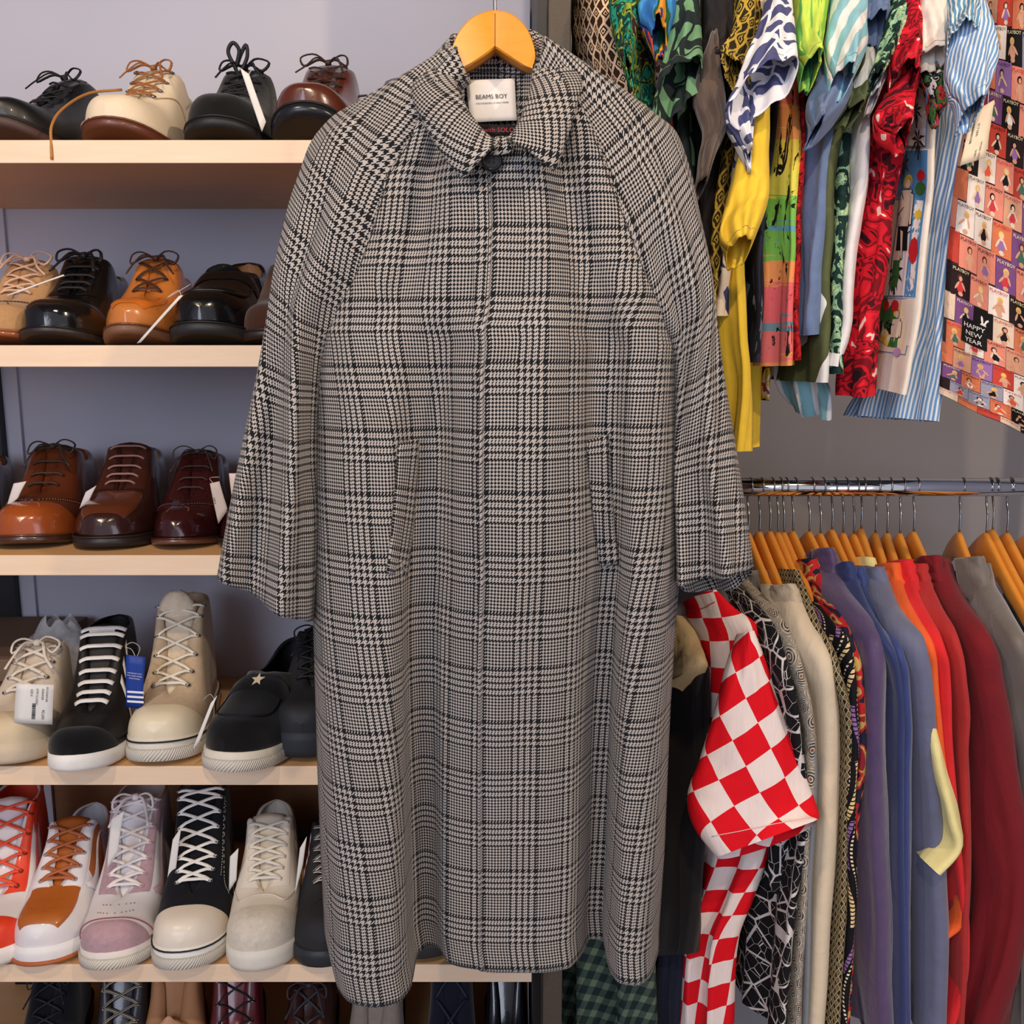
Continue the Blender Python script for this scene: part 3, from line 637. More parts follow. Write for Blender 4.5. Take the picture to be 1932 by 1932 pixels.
shoe('high_top_sneaker', 'beige suede high-top with white rubber toe cap and black foxing line', 'sneaker', S4, 302, 372, 1.295, L=.295, W=.112, shape='high', ts=.028, heel=0, side=.006, upper=bei, sole=rub_w, stripe=black_rub, bumper=rubt, cap=plain(234, 220, 190, .35, nz=.03), capu=.15, laces=plain(240, 232, 214, .8), nl=6, lr=.0026, lflat=.6, bow=False, eye=steel, tongue=suede(222, 204, 178), lining=suede(206, 186, 160), dip=1.02,
     extras=[lambda l, r: solid(MB().grid([[Vector((k*.029*sqrt(max(.01, 1-max(0, t-.55)**2*4.4)), .158+t*.014+.008*k*k, .140+t*.078)) for k in (-1, -.75, -.4, 0, .4, .75, 1)] for t in (0, .2, .4, .55, .7, .8, .9, .97, 1.02)]).build('tongue_top', suede(222, 204, 178), r, world=False), .004, 0)])
def star(l, root):
    c = l.S(.365, 1e-6, .0050); t = (l.S(.40, 1e-6)-l.S(.33, 1e-6)).normalized(); X = Vector((1, 0, 0)); n = X.cross(t).normalized(); P = []
    for i in range(10):
        a = pi/2+i*pi/5+.1; r = .0105 if i % 2 == 0 else .0043; P.append(c+X*r*cos(a)+t*r*1.25*sin(a))
    MB().add(P+[p+n*.0012 for p in P], [tuple(range(10)), tuple(range(10, 20))]+[(i, (i+1) % 10, 10+(i+1) % 10, 10+i) for i in range(10)]).build('star_stud', plain(244, 222, 186, .5), root, False, False)
shoe('loafer', 'black suede slip-on sneaker with a small star on the strap', 'loafer', S4, 432, 560, 1.262, L=.30, W=.112, shape='loafer', ts=.026, heel=0, side=.003, dip=1.1, upper=bks, sole=rub_w, bumper=rubt, lining=plain(30, 30, 32),
     extras=[pat('saddle_strap', bks, [(.31, -.98), (.31, -.5), (.32, .001), (.31, .5), (.31, .98)], [(.42, -.98), (.41, -.5), (.40, .001), (.41, .5), (.42, .98)], .0035, 24, 5), star,
             seam('apron_seam', plain(16, 16, 18), [(.33, -.4), (.20, -.42), (.13, -.25), (.11, .001), (.13, .25), (.20, .42), (.33, .4)], .0012, .0008, 40)])
shoe('sneaker', 'chunky all-black trainer partly hidden behind the left side of the coat', 'sneaker', S4, 575, 622, 1.31, L=.29, W=.116, shape='low', ts=.036, heel=0, side=.002, upper=plain(34, 34, 38, .8), sole=plain(46, 50, 56, .6), cap=plain(40, 42, 46, .6), capu=.12, laces=plain(24, 24, 26), nl=5, tongue=plain(30, 30, 32), lining=plain(28, 28, 30))
# fifth shelf
wl = leather(226, 222, 224, .45, .1, .05); rd = leather(226, 62, 34, .45, .1, .1)
shoe('high_top_sneaker', 'orange-red and white leather high-top at the left edge', 'sneaker', S5, -22, 62, 1.275, L=.305, W=.114, shape='high', ts=.026, heel=0, side=.002, upper=wl, sole=plain(230, 224, 220), cap=rd, capu=.11, facing=rd, quarter=rd, laces=plain(232, 84, 56), nl=6, lr=.0028, tongue=wl, lining=plain(226, 80, 56), eye=plain(120, 30, 20), bow=False, dip=.95, extras=[swoosh(leather(206, 36, 34)), pat('collar_band', rd, [(.55, .16), (.75, .12), (.97, .1)], [(.52, .42), (.75, .38), (.97, .36)], .0026, 14, 4)])
ora = leather(176, 96, 36, .4, .2, .12)
shoe('low_top_sneaker', 'white and caramel brown low-top with brown laces', 'sneaker', S5, 82, 182, 1.285, L=.30, W=.112, shape='low', ts=.026, heel=0, side=.002, upper=wl, sole=plain(232, 230, 230), toe_box=ora, facing=wl, laces=plain(168, 92, 52), nl=5, lr=.0030, bow=False, tongue=ora, lining=plain(214, 214, 220), eye=plain(160, 150, 150), dip=1.08,
     extras=[pat('side_panel', ora, [(.36, .34), (.5, .30), (.6, .28)], [(.33, .9), (.48, .92), (.6, .86)], .0014, 12, 5), swoosh(wl), dots(plain(90, 46, 20), [(.13, -.2), (.11, 0.001), (.13, .2)], 9), dots(plain(90, 46, 20), [(.18, -.14), (.17, 0.001), (.18, .14)], 7),
             lambda l, r: MB().tube([Vector((l.cx(u)+sg*(l.w(u)+.0036), u*l.L-.004*(1-min(1, 6*u))**.5, .006+l.zb(u)*.8)) for sg in (-1, 1) for u in (ugrid(20)[::-1] if sg < 0 else ugrid(20))], .0034, 8, closed=True).build('gum_outsole', gum, r, world=False)])
mv = suede(178, 146, 154); mvl = plain(240, 232, 230, .8)
shoe('high_top_sneaker', 'white and dusty mauve high-top with frayed edges and white laces', 'sneaker', S5, 212, 292, 1.275, L=.305, W=.114, shape='high', ts=.026, heel=0, side=.002, upper=wl, sole=plain(222, 214, 206), bumper=rubt, cap=mv, capu=.085, facing=mv, quarter=mv, laces=mvl, nl=7, lr=.0029, bow=True, tongue=wl, lining=plain(220, 210, 210), eye=plain(200, 170, 170), dip=.98,
     extras=[swoosh(mv), pat('collar_band', mv, [(.52, .18), (.75, .14), (.97, .12)], [(.50, .40), (.75, .36), (.97, .34)], .0026, 14, 4), pat('collar_band', mv, [(.52, -.18), (.75, -.14), (.97, -.12)], [(.50, -.40), (.75, -.36), (.97, -.34)], .0026, 14, 4), dots(plain(140, 120, 120), [(.15, -.2), (.13, 0.001), (.15, .2)], 9), dots(plain(140, 120, 120), [(.2, -.15), (.19, 0.001), (.2, .15)], 7), seam('edge_stitching', plain(160, 62, 70), [(.16, -.98), (.11, -.5), (.095, .001), (.11, .5), (.16, .98)], .0008, .0022, 40)])
bkc = fabric(15, 17, 24)
shoe('high_top_sneaker', 'black canvas high-top with white toe cap and white laces', 'sneaker', S5, 350, 406, 1.275, L=.305, W=.112, shape='high', ts=.028, heel=0, side=.006, upper=bkc, sole=plain(238, 234, 224, .45), stripe=black_rub, bumper=rubt, cap=plain(238, 226, 208, .3, nz=.03), capu=.16, laces=plain(238, 236, 230, .8), nl=8, lr=.0029, lflat=.6, bow=False, eye=steel, tongue=bkc, lining=plain(190, 196, 214, .8), dip=1.08,
     extras=[seam('white_stitching', thr_w, [(.33, .30), (.45, .30), (.60, .26)], .0004, .0012, 50, True), seam('white_stitching', thr_w, [(.30, .62), (.34, .40), (.60, .34)], .0004, .0012, 50, True)])
nbw = leather(224, 214, 198, .6, .02, .05)
def nletter(l, root):
    P = [(-.5, -.5), (-.2, .5), (0, .5), (.22, -.1), (.3, .5), (.5, .5), (.3, -.5), (.1, -.5), (-.1, .1), (-.2, -.5)]
    V = [l.S(.50+y*-.10, .52-x*-.0+x*.22, .003) for x, y in P]; V = [l.S(.50+x*.12, .52-y*.24, .003) for x, y in P]
    MB().add(V, [tuple(range(len(V)))]).build('side_letter', plain(206, 198, 184), root, False, False)
shoe('low_top_sneaker', 'plain cream leather trainer with cream laces, right of the black canvas high-top', 'sneaker', S5, 489, 526, 1.27, L=.305, W=.110, shape='low', ts=.030, heel=0, side=.003, upper=nbw, sole=plain(224, 218, 206, .55), facing=nbw, laces=plain(230, 224, 210, .8), nl=6, lr=.0028, lflat=.55, bow=False, tongue=leather(222, 210, 190, .5, .1, .05), lining=plain(222, 214, 200, .7), cap=suede(214, 204, 188), capu=.15, quarter=nbw, dip=1.15, extras=[nletter, seam('overlay_edge', nbw, [(.30, -.5), (.20, -.3), (.22, .001), (.20, .3), (.30, .5)], .0012, .0012, 30)])
shoe('sneaker', 'black trainer with red and white woven side stripes behind the coat edge', 'sneaker', S5, 612, 640, 1.28, L=.305, W=.108, shape='low', ts=.024, heel=0, side=.002, upper=plain(36, 36, 40, .8), sole=plain(40, 44, 50, .5), laces=stripes((200, 190, 180), (40, 38, 44), .004), nl=6, lr=.003, bow=False, tongue=plain(28, 28, 30), lining=plain(28, 28, 30), dip=1.1,
     extras=[pat('side_stripe', stripes((190, 70, 90), (220, 214, 220), .004), [(u, -.34), (u-.04, -.98)], [(u+.03, -.34), (u-.01, -.98)], .0022, 8, 4) for u in (.44, .52)])
shoe('sneaker', 'dark shoe with an orange and white toe seen under the coat hem', 'sneaker', S5, 792, 815, 1.30, L=.29, W=.112, shape='low', ts=.026, heel=0, side=.002, upper=plain(56, 60, 56, .7), sole=plain(46, 48, 48, .6), lining=lin_dk, dip=.9, toe_box=plain(224, 150, 40, .4), extras=[pat('toe_edge', plain(214, 208, 198), [(.10, .2), (.14, .45)], [(.06, .35), (.10, .6)], .002, 6, 4)])
# bottom shelf
wb = leather(96, 30, 38, .35, .3, .2)
shoe('oxford_shoe', 'black shoe with a looped lace at the lower left corner', 'shoe', S6, 62, 140, 1.33, upper=suede(26, 26, 30), sole=darksole, laces=plain(26, 28, 40), nl=4, tongue=suede(26, 26, 30), lining=lin_dk, dip=1.35)
shoe('lace_up_boot', 'dark boot with black and white speckled laces on the bottom shelf', 'boot', S6, 205, 262, 1.31, shape='high', upper=leather(36, 34, 38, .4, .2), sole=darksole, laces=stripes((190, 180, 160), (40, 36, 36), .003), nl=7, lr=.0028, tongue=leather(48, 48, 60), lining=lin_dk, dip=.93, heel=.02, ts=.012, eye=steel, bow=False)
tc = leather(186, 134, 92, .5, .05, .15)
shoe('moccasin', 'tan leather moccasin with a wide shearling-trimmed opening on the bottom shelf', 'shoe', S6, 318, 350, 1.33, shape='low', L=.29, W=.118, upper=tc, sole=gum, lining=suede(150, 100, 62), dip=1.15, heel=0, side=0, ts=.02, extras=[
     lambda l, r: MB().tube([l.S(u, sg*.02, .003) for sg in (-1, 1) for u in ([.97, .9, .8, .7, .6, .52] if sg < 0 else [.52, .6, .7, .8, .9, .97])], .0065, 10).build('rolled_collar', tc, r, world=False),
     lambda l, r: MB().grid([[Vector((k*.046*sqrt(max(.02, 1-t*t)), .08+.012*t*t, .085+t*.035-.010*k*k)) for k in (-1, -.8, -.4, 0, .4, .8, 1)] for t in (-.98, -.8, -.5, 0, .5, .8, .98)]).build('leather_flap', leather(200, 146, 106, .5, .05, .12), r, world=False)])
shoe('lace_up_boot', 'burgundy leather boot with black laces on the bottom shelf', 'boot', S6, 432, 462, 1.33, shape='high', upper=wb, sole=darksole, laces=plain(24, 24, 26), nl=6, tongue=leather(120, 34, 42), lining=leather(140, 56, 50), dip=1.05, heel=.02, ts=.012, eye=steel, bow=False, lr=.0017)
shoe('derby_shoe', 'dark reddish brown shoe with a grey bow under the coat hem', 'shoe', S6, 560, 600, 1.32, upper=leather(58, 28, 26), sole=darksole, laces=plain(56, 56, 64), nl=3, tongue=leather(58, 28, 26), lining=leather(90, 40, 30), dip=1.2)
shoe('ankle_boot', 'taupe grey suede boot below the lowest corner of the coat', 'boot', S6, 690, 722, 1.33, shape='high', W=.112, upper=suede(150, 136, 124), sole=darksole, lining=suede(140, 124, 110), dip=.95, heel=.02, ts=.01)
nv = suede(26, 28, 40)
shoe('chukka_boot', 'open navy suede ankle boot with a small bow on the bottom shelf', 'boot', S6, 842, 852, 1.33, shape='high', W=.1, upper=nv, sole=darksole, laces=plain(32, 34, 52), nl=3, tongue=nv, lining=plain(20, 20, 26), dip=.95, heel=.015, ts=.01)
shoe('ankle_boot', 'shiny black ankle boot beside the lower end of the upright', 'boot', S6, 948, 950, 1.33, shape='high', W=.088, upper=leather(22, 24, 30, .2, .6), sole=darksole, lining=plain(20, 20, 22), dip=.95, heel=.02, ts=.01)
# ---------------------------------------------------------------- cloth tools
def cloth(name, Lp, Rp, mat, parent, th=.04, nk=40, na=44, folds=(), hem=0, uvrot=0, uvs=1, closed_top=False, kth=None, power=1.0, voff=0.0, uoff=0.0, lining=None, ripple=0):
    """a hanging sleeve or garment body: closed tube of cloth between two 3D side lines.
    folds: (amp, freq, phase, drift, k0) waves running down the cloth. returns object and surf(s, k)"""
    L = crv(Lp, nk); R = crv(Rp, nk); camp = Vector((0, 0, CZ)); rows = []; fr = []
    rn = random.Random(int(abs(Lp[0][0]*9999)+abs(Rp[-1][2]*9999))); nz = Vector((rn.random()*9, rn.random()*9, rn.random()*9))
    for i in range(nk):
        k = i/(nk-1); l, r = L[i], R[i]; c = (l+r)/2; a = (r-l)/2
        t = ((L[min(nk-1, i+1)]+R[min(nk-1, i+1)])-(L[max(0, i-1)]+R[max(0, i-1)]))
        if t.length < 1e-6: t = Vector((0, 0, -1))
        n = a.cross(t).normalized() if a.cross(t).length > 1e-9 else Vector((0, -1, 0))
        if n.dot(camp-c) < 0: n = -n
        fr.append((c, a, n, t.normalized()))
    def P(i, phi):
        c, a, n, t = fr[i]; k = i/(nk-1); T = th*(kth(k) if kth else 1)
        s_ = sin(phi); x = -cos(phi)
        p = c+a*x+n*(T/2*(1 if s_ >= 0 else -1)*abs(s_)**power)
        d = 0
        for (amp, fq, ph, dr, k0) in folds:
            d += amp*sm(k0, 1, k)*sin(2*pi*(fq*(x*.5+.5)+ph+dr*k))*(1-abs(x)**6)
        d += (noise.noise(nz+Vector((x*1.6, k*5, 0)))*.35+noise.noise(nz+Vector((x*4, k*11, 3)))*.15)*min(T, .03)*.6
        if ripple: d += ripple*sin(2*pi*(k*7+x*.6))*(1-abs(x))
        p = p+n*d
        if hem and s_ < 0: p = p+t*(hem*-s_*sm(.8, 1, k))
        return p
    for i in range(nk): rows.append([P(i, 2*pi*j/na) for j in range(na)])
    # uv: across = arc length from the front centre, down = length
    uv = []; v = voff; ce = na//4; cc, sn = cos(uvrot), sin(uvrot); V = []; Fc = []
    for i, r in enumerate(rows):
        if i: v += (rows[i][ce]-rows[i-1][ce]).length
        u = [0]*(na+1); rr = r+[r[0]]
        for j in range(ce+1, na+1): u[j] = u[j-1]+(rr[j]-rr[j-1]).length
        for j in range(ce-1, -1, -1): u[j] = u[j+1]-(rr[j]-rr[j+1]).length
        for j in range(na+1):
            V.append(rr[j]); a_, b_ = u[j]+uoff, -v; uv.append(((a_*cc-b_*sn)*uvs, (a_*sn+b_*cc)*uvs))
    m = na+1
    for i in range(nk-1):
        for j in range(na): Fc.append((i*m+j, i*m+j+1, (i+1)*m+j+1, (i+1)*m+j))
    mb = MB().add(V, Fc, uv); o = mb.build(name, mat, parent)
    def surf(s, k, off=.0012):
        i = min(nk-2, max(0, int(k*(nk-1)))); f = k*(nk-1)-i; ph = math.acos(max(-1, min(1, 1-2*s)))
        p = P(i, ph).lerp(P(i+1, ph), f); e = P(i, ph+.02)-P(i, ph-.02); t = P(i+1, ph)-P(i, ph); n = e.cross(t).normalized()
        if n.dot(camp-p) < 0: n = -n
        return p+n*off
    return o, surf
def pts(S_, Y):
    n = len(S_); return [at(p[0], p[1], p[2] if len(p) > 2 else (Y if not isinstance(Y, (list, tuple)) else lerp(Y[0], Y[1], i/(n-1)))) for i, p in enumerate(S_)]
# ---------------------------------------------------------------- hangers
def hanger_build(parent, thick=.013, mat=HANGW, main=False):
    """local: width along x, origin at the wood's top centre"""
    R = []
    for i in range(45):
        x = lerp(-.195, .195, i/44); a = abs(x)/.195
        top = -.112*a**1.15; h = lerp(.044, .026, min(1, a*1.5)); yc = -.02*a*a; tt = thick*(1-.25*a)
        ring = []
        for j in range(14):
            t = 2*pi*j/14; cy = cos(t); cz = sin(t)
            ring.append(Vector((x, yc+tt/2*(abs(cy)**.6)*(1 if cy > 0 else -1), top-h/2+h/2*(abs(cz)**.7)*(1 if cz > 0 else -1))))
        R.append(ring)
    mb = MB().grid(R, cu=True); n = len(mb.v); mb.f += [tuple(range(14))[::-1], tuple(range(n-14, n))]; mb.m += [0, 0]
    mb.build('wooden_arms', mat, parent, world=False)
def hook_build(parent, drop, r=.0145, side=1):
    """drop = height of the rail centre above the wood top, rail at y=0 plane; hook bends in the hanger's plane"""
    P = [(0, 0, -.004), (0, 0, .026)]
    P += [(side*.010, 0, .045), (side*.016, 0, drop-.006)]
    for i in range(13):
        a = lerp(-.25, pi+.3, i/12); P.append((side*r*cos(a), 0, drop+r*sin(a)))
    MB().tube(crv(P, 60), .0017, 8).build('hook', steel, parent, world=False)
# ---------------------------------------------------------------- the coat
GL = glen()
Y0 = 1.0
coat = empty('coat', at(935, 60, 1.06), 'long black and beige houndstooth check overcoat hanging in the centre on a wooden hanger', 'coat')
XL = [(150, 812), (240, 785), (335, 728), (430, 702), (515, 670), (590, 632), (625, 604), (700, 592), (900, 588), (1200, 592), (1500, 600), (1700, 607), (1850, 614), (1900, 626)]
XR = [(150, 1068), (246, 1120), (337, 1152), (430, 1188), (520, 1222), (600, 1258), (650, 1280), (900, 1281), (1100, 1283), (1200, 1274), (1400, 1263), (1700, 1252), (1860, 1242)]
NECK = [(800, 150), (850, 215), (890, 262), (938, 282), (975, 266), (1015, 215), (1080, 150)]
HEM = [(0, .090), (.02, .035), (.06, .008), (.13, 0), (.20, .008), (.24, .035), (.262, .10), (.30, .118), (.33, .112), (.36, .082), (.42, .072), (.52, .066), (.62, .066), (.72, .074), (.76, .10), (.79, .135), (.83, .135), (.85, .075), (.885, .046), (.93, .042), (.97, .055), (1, .11)]
CH = [(0, .060), (.04, .022), (.12, -.006), (.20, -.012), (.28, .016), (.34, .026), (.41, -.008), (.50, -.030), (.64, -.028), (.72, -.006), (.77, .026), (.82, .024), (.88, -.004), (.95, .010), (1, .060)]
TOP = [(0, .004), (.08, -.002), (.18, .010), (.28, -.018), (.36, -.030), (.48, -.028), (.60, -.032), (.68, -.024), (.80, .008), (.92, -.004), (1, .004)]
def coat_depth(s, t, py):
    a = stab(TOP, s); b = stab(CH, s); c = stab(HEM, s)
    w1 = sm(.05, .40, t); w2 = sm(.30, 1.0, t)
    d = lerp(lerp(a, b, w1), c, w2)
    if py < 650: # shoulders lie flat against the raglan seams
        e = sm(650, 560, py); d = lerp(d, lerp(a, -.004, .5)+.0*s, e*.6)
    d += .0035*sin(2*pi*(s*5.3+t*1.5))*(1-w2)*sm(.02, .15, t)*(1-abs(2*s-1))
    return d
def coat_front(s, t, dx=0):
    pn = lerp(tab(XL, 250), tab(XR, 250), s); top = tab(NECK, pn)
    py = lerp(top, 1900, t); px = lerp(tab(XL, py), tab(XR, py), s)
    d = coat_depth(s, t, py)
    if px > 893+t*14: d -= .0028
    Z = at(px, py, Y0).z; Y = Y0+d
    return Vector((xat(px, Y, Z), Y, Z))
def coat_at(px, py, off=.003):
    s = .5
    t = .5
    for _ in range(12):
        pn = lerp(tab(XL, 250), tab(XR, 250), s); top = tab(NECK, pn); 
        p = coat_front(s, t); q = p-Vector((0, 0, CZ)); zc = q.y*cos(TH)-q.z*sin(TH); ix = 966+F*q.x/zc; iy = 966-F*(q.y*sin(TH)+q.z*cos(TH))/zc
        s = max(0, min(1, s+(px-ix)/650)); t = max(0, min(1, t+(py-iy)/1620))
    p = coat_front(s, t); return p+(Vector((0, 0, CZ))-p).normalized()*off
ns, nt = 150, 130
cols = sorted(set([i/(ns-1) for i in range(ns)])); rows = []; vtx = []; uvs_ = []; Fc = []
grid_ = [[coat_front(s, j/(nt-1)) for s in cols] for j in range(nt)]
ref = 100
cu = [0]*len(cols); c0 = min(range(len(cols)), key=lambda i: abs(cols[i]-.47))
for i in range(c0+1, len(cols)): cu[i] = cu[i-1]+(grid_[ref][i]-grid_[ref][i-1]).length
for i in range(c0-1, -1, -1): cu[i] = cu[i+1]-(grid_[ref][i]-grid_[ref][i+1]).length
for j, row in enumerate(grid_):
    # cloth u is an arc length measured on each row, anchored at the front edge
    u = [0]*len(cols)
    for i in range(c0+1, len(cols)): u[i] = u[i-1]+(row[i]-row[i-1]).length
    for i in range(c0-1, -1, -1): u[i] = u[i+1]-(row[i]-row[i+1]).length
    for i, p in enumerate(row):
        vtx.append(p); ex = .0 if i >= c0 else -.013; uvs_.append((u[i]+ex+.03, p.z*1.0+ (.004 if i < c0 else 0)))
m = len(cols)
for j in range(nt-1):
    for i in range(m-1): Fc.append((j*m+i, j*m+i+1, (j+1)*m+i+1, (j+1)*m+i))
b0 = len(vtx); nb = 12
for j in range(nt):
    l, r = grid_[j][0], grid_[j][-1]
    for i in range(nb):
        q = i/(nb-1); p = r.lerp(l, q); p.y += (.085+.06*sm(0, .3, j/(nt-1)))*sin(pi*q)**.4+.006*sin(q*20)*j/nt; vtx.append(p); uvs_.append((.3+q*.5, p.z))
for j in range(nt-1):
    for i in range(nb-1): Fc.append((b0+j*nb+i, b0+j*nb+i+1, b0+(j+1)*nb+i+1, b0+(j+1)*nb+i))
lin = fabric(58, 40, 44)
o = obj('body', mesh('body', vtx, Fc, uvs_), [GL, GL], coat); solid(o, .0022, 0)
# sleeves, hung from the raglan seams
def inter(T, pts_): return [(tab(T, y), y) for y in pts_]
sl, _ = cloth('sleeve', pts([(868, 92, 1.05), (800, 130, 1.045), (705, 183, 1.05), (640, 217, 1.055), (600, 262, 1.06), (574, 335, 1.06), (547, 440, 1.055), (520, 550, 1.05), (490, 690, 1.045), (460, 830, 1.04), (432, 970, 1.035), (411, 1087, 1.03)], 1),
    pts([(880, 140, 1.02), (840, 190, 1.015), (800, 262, 1.01), (752, 345, 1.012), (724, 435, 1.015), (694, 520, 1.02), (658, 595, 1.03), (625, 660, 1.045), (604, 760, 1.055), (600, 880, 1.06), (598, 1020, 1.06), (590, 1168, 1.055)], 1),
    GL, coat, th=.075, nk=90, na=72, folds=((.013, 1.5, .1, .25, .25), (.020, 1.0, .62, -.2, .5), (.006, 2.6, .3, .4, .1)), hem=.018, uvrot=-.14, kth=lambda k: lerp(.45, 1.15, sm(.1, .7, k)), power=.85, lining=lin)
solid(sl, .002, 0)
sr, _ = cloth('sleeve', pts([(1010, 140, 1.02), (1045, 190, 1.015), (1092, 262, 1.01), (1135, 345, 1.012), (1160, 435, 1.015), (1196, 525, 1.02), (1232, 600, 1.03), (1262, 665, 1.045), (1274, 760, 1.055), (1276, 880, 1.06), (1277, 990, 1.055), (1279, 1098, 1.05)], 1),
    pts([(1020, 80, 1.05), (1085, 115, 1.045), (1165, 165, 1.05), (1230, 212, 1.055), (1273, 252, 1.06), (1298, 335, 1.06), (1318, 440, 1.055), (1340, 560, 1.05), (1362, 690, 1.045), (1384, 830, 1.04), (1405, 960, 1.035), (1420, 1066, 1.03)], 1),
    GL, coat, th=.075, nk=90, na=72, folds=((.013, 1.5, .6, -.25, .25), (.020, 1.0, .1, .2, .5), (.006, 2.6, .1, .4, .1)), hem=.030, uvrot=.14, kth=lambda k: lerp(.45, 1.15, sm(.1, .7, k)), power=.85)
solid(sr, .002, 0)
cloth('sleeve_lining', pts([(428, 960, 1.045), (424, 1078, 1.045)], 1), pts([(590, 1000, 1.06), (584, 1150, 1.06)], 1), lin, coat, th=.022, nk=10)
cloth('sleeve_lining', pts([(1290, 960, 1.055), (1290, 1085, 1.055)], 1), pts([(1392, 940, 1.045), (1408, 1058, 1.045)], 1), lin, coat, th=.022, nk=10)
# collar
def Pq(L_, Y=None): return [at(p[0], p[1], p[2]) for p in L_]
cl = sheet('collar_leaf', Pq([(868, 68, 1.075), (853, 110, 1.045), (857, 150, 1.01), (872, 190, .985), (895, 228, .968), (920, 256, .958), (942, 268, .954)]),
      Pq([(848, 76, 1.075), (806, 122, 1.045), (778, 172, 1.01), (800, 232, .984), (832, 286, .966), (868, 332, .955), (880, 334, .953)]), GL, coat, 40, 14, .010, .0035, rot=.35)
cr = sheet('collar_leaf', Pq([(990, 64, 1.075), (1006, 110, 1.045), (1004, 150, 1.01), (996, 190, .985), (982, 228, .968), (968, 250, .958), (958, 262, .954)]),
      Pq([(1012, 64, 1.075), (1068, 104, 1.045), (1096, 152, 1.01), (1086, 205, .984), (1072, 250, .966), (1056, 300, .955), (1045, 323, .953)]), GL, coat, 40, 14, .010, .0035, rot=-.35)
sheet('collar_stand', Pq([(928, 262, .968), (945, 258, .966), (962, 262, .965)]), Pq([(925, 292, .962), (945, 292, .960), (968, 286, .962)]), GL, coat, 8, 6, .001, .002)
# inside of the back neck
R = []
for i in range(14):
    k = i/13; R.append([at(lerp(846, 1016, q)+(q-.5)*k*20, lerp(92, 310, k), lerp(1.075, 1.062, k)-.035*(2*q-1)**2*(1+.6*k)) for q in [j/15 for j in range(16)]])
nk_ = MB().grid(R, uv=uv_of(R)).build('inner_neck', GL, coat); solid(nk_, .002, 0)
MB().tube([at(px, 138+(.0 if 0 else 3)*sin(px), 1.052) for px in range(868, 1004, 6)], .0008, 6).build('neck_seam', thr_d, coat)
# labels inside the neck
lab = MB(); a, b, c, d = at(878, 152, 1.052), at(971, 148, 1.052), at(975, 227, 1.047), at(888, 231, 1.047)
R = [[a.lerp(b, j/8).lerp(d.lerp(c, j/8), i/8)+Vector((0, -.0003*sin(j*.8+i*.5), 0)) for j in range(9)] for i in range(9)]
lb = lab.grid(R).build('neck_label', plain(236, 230, 224, .7), coat); solid(lb, .0008, 0)
ex = (b-a).normalized(); ey = (a-d).normalized(); ctr = (a+b+c+d)/4+Vector((0, -.0004, 0))
letters([('BEAMS BOY', 0, .0035, 1), ('THE STANDARD OF DAILY WEAR', 0, -.0030, .36)], .0064, plane_fn(ctr, ex, ey, .0009), 'label_lettering', INK, lb, 1.0)
sb = MB(); a, b, c, d = at(905, 236, 1.045), at(975, 236, 1.045), at(975, 256, 1.043), at(905, 256, 1.043)
s2 = sb.grid([[a, b], [d, c]]).build('care_label', plain(34, 28, 34, .7), coat); solid(s2, .0006, 0)
letters([('with SOLOT', .003, 0, 1)], .0070, plane_fn((a+c)/2, (b-a), (a-d), .0008), 'label_lettering', plain(190, 70, 84, .7, nz=0), s2)
# button
bt = coat_at(928, 303, .008); nrm = (Vector((0, 0, CZ))-bt).normalized(); nrm.z += .1
bn = MB().disc(bt, nrm, .0105, .0032, 28).build('button', plain(30, 30, 30, .3, .5), coat)
MB().tube([bt+nrm.normalized()*.0034+Vector((cos(t*pi/12), 0, sin(t*pi/12)))*.0085 for t in range(24)], .0011, 6, closed=True).build('button_rim', plain(26, 26, 26, .25), bn)
for dx in (-1, 1):
    for dz in (-1, 1): MB().disc(bt+Vector((dx*.0022, -.0036, dz*.0022)), nrm, .0010, .0004, 8).build('button_hole', plain(8, 8, 8), bn)
# pocket welts
def welt(A, B, nm='pocket_welt'):
    Aw = [coat_at(x, y, .0045) for x, y in A]; Bw = [coat_at(x, y, .004) for x, y in B]
    o = sheet(nm, Aw, Bw, GL, coat, 26, 6, .0012, .003, rot=.06); return o
welt([(752, 836), (748, 900), (742, 980), (731, 1083)], [(790, 828), (786, 900), (780, 985), (767, 1087)])
welt([(1106, 832), (1112, 900), (1120, 980), (1132, 1068)], [(1147, 820), (1152, 900), (1158, 980), (1168, 1062)])
MB().tube([coat_front(.455, t/60)+Vector((0, -.0010, 0)) for t in range(0, 60)], .0005, 5).build('placket_stitching', thr_d, coat)
for T_, s_ in ((XL, 1), (XR, -1)):
    MB().tube([coat_at(tab(T_, y)+s_*4, y, .0014) for y in range(250, 600, 14)], .0005, 6).build('raglan_seam', thr_d, coat)
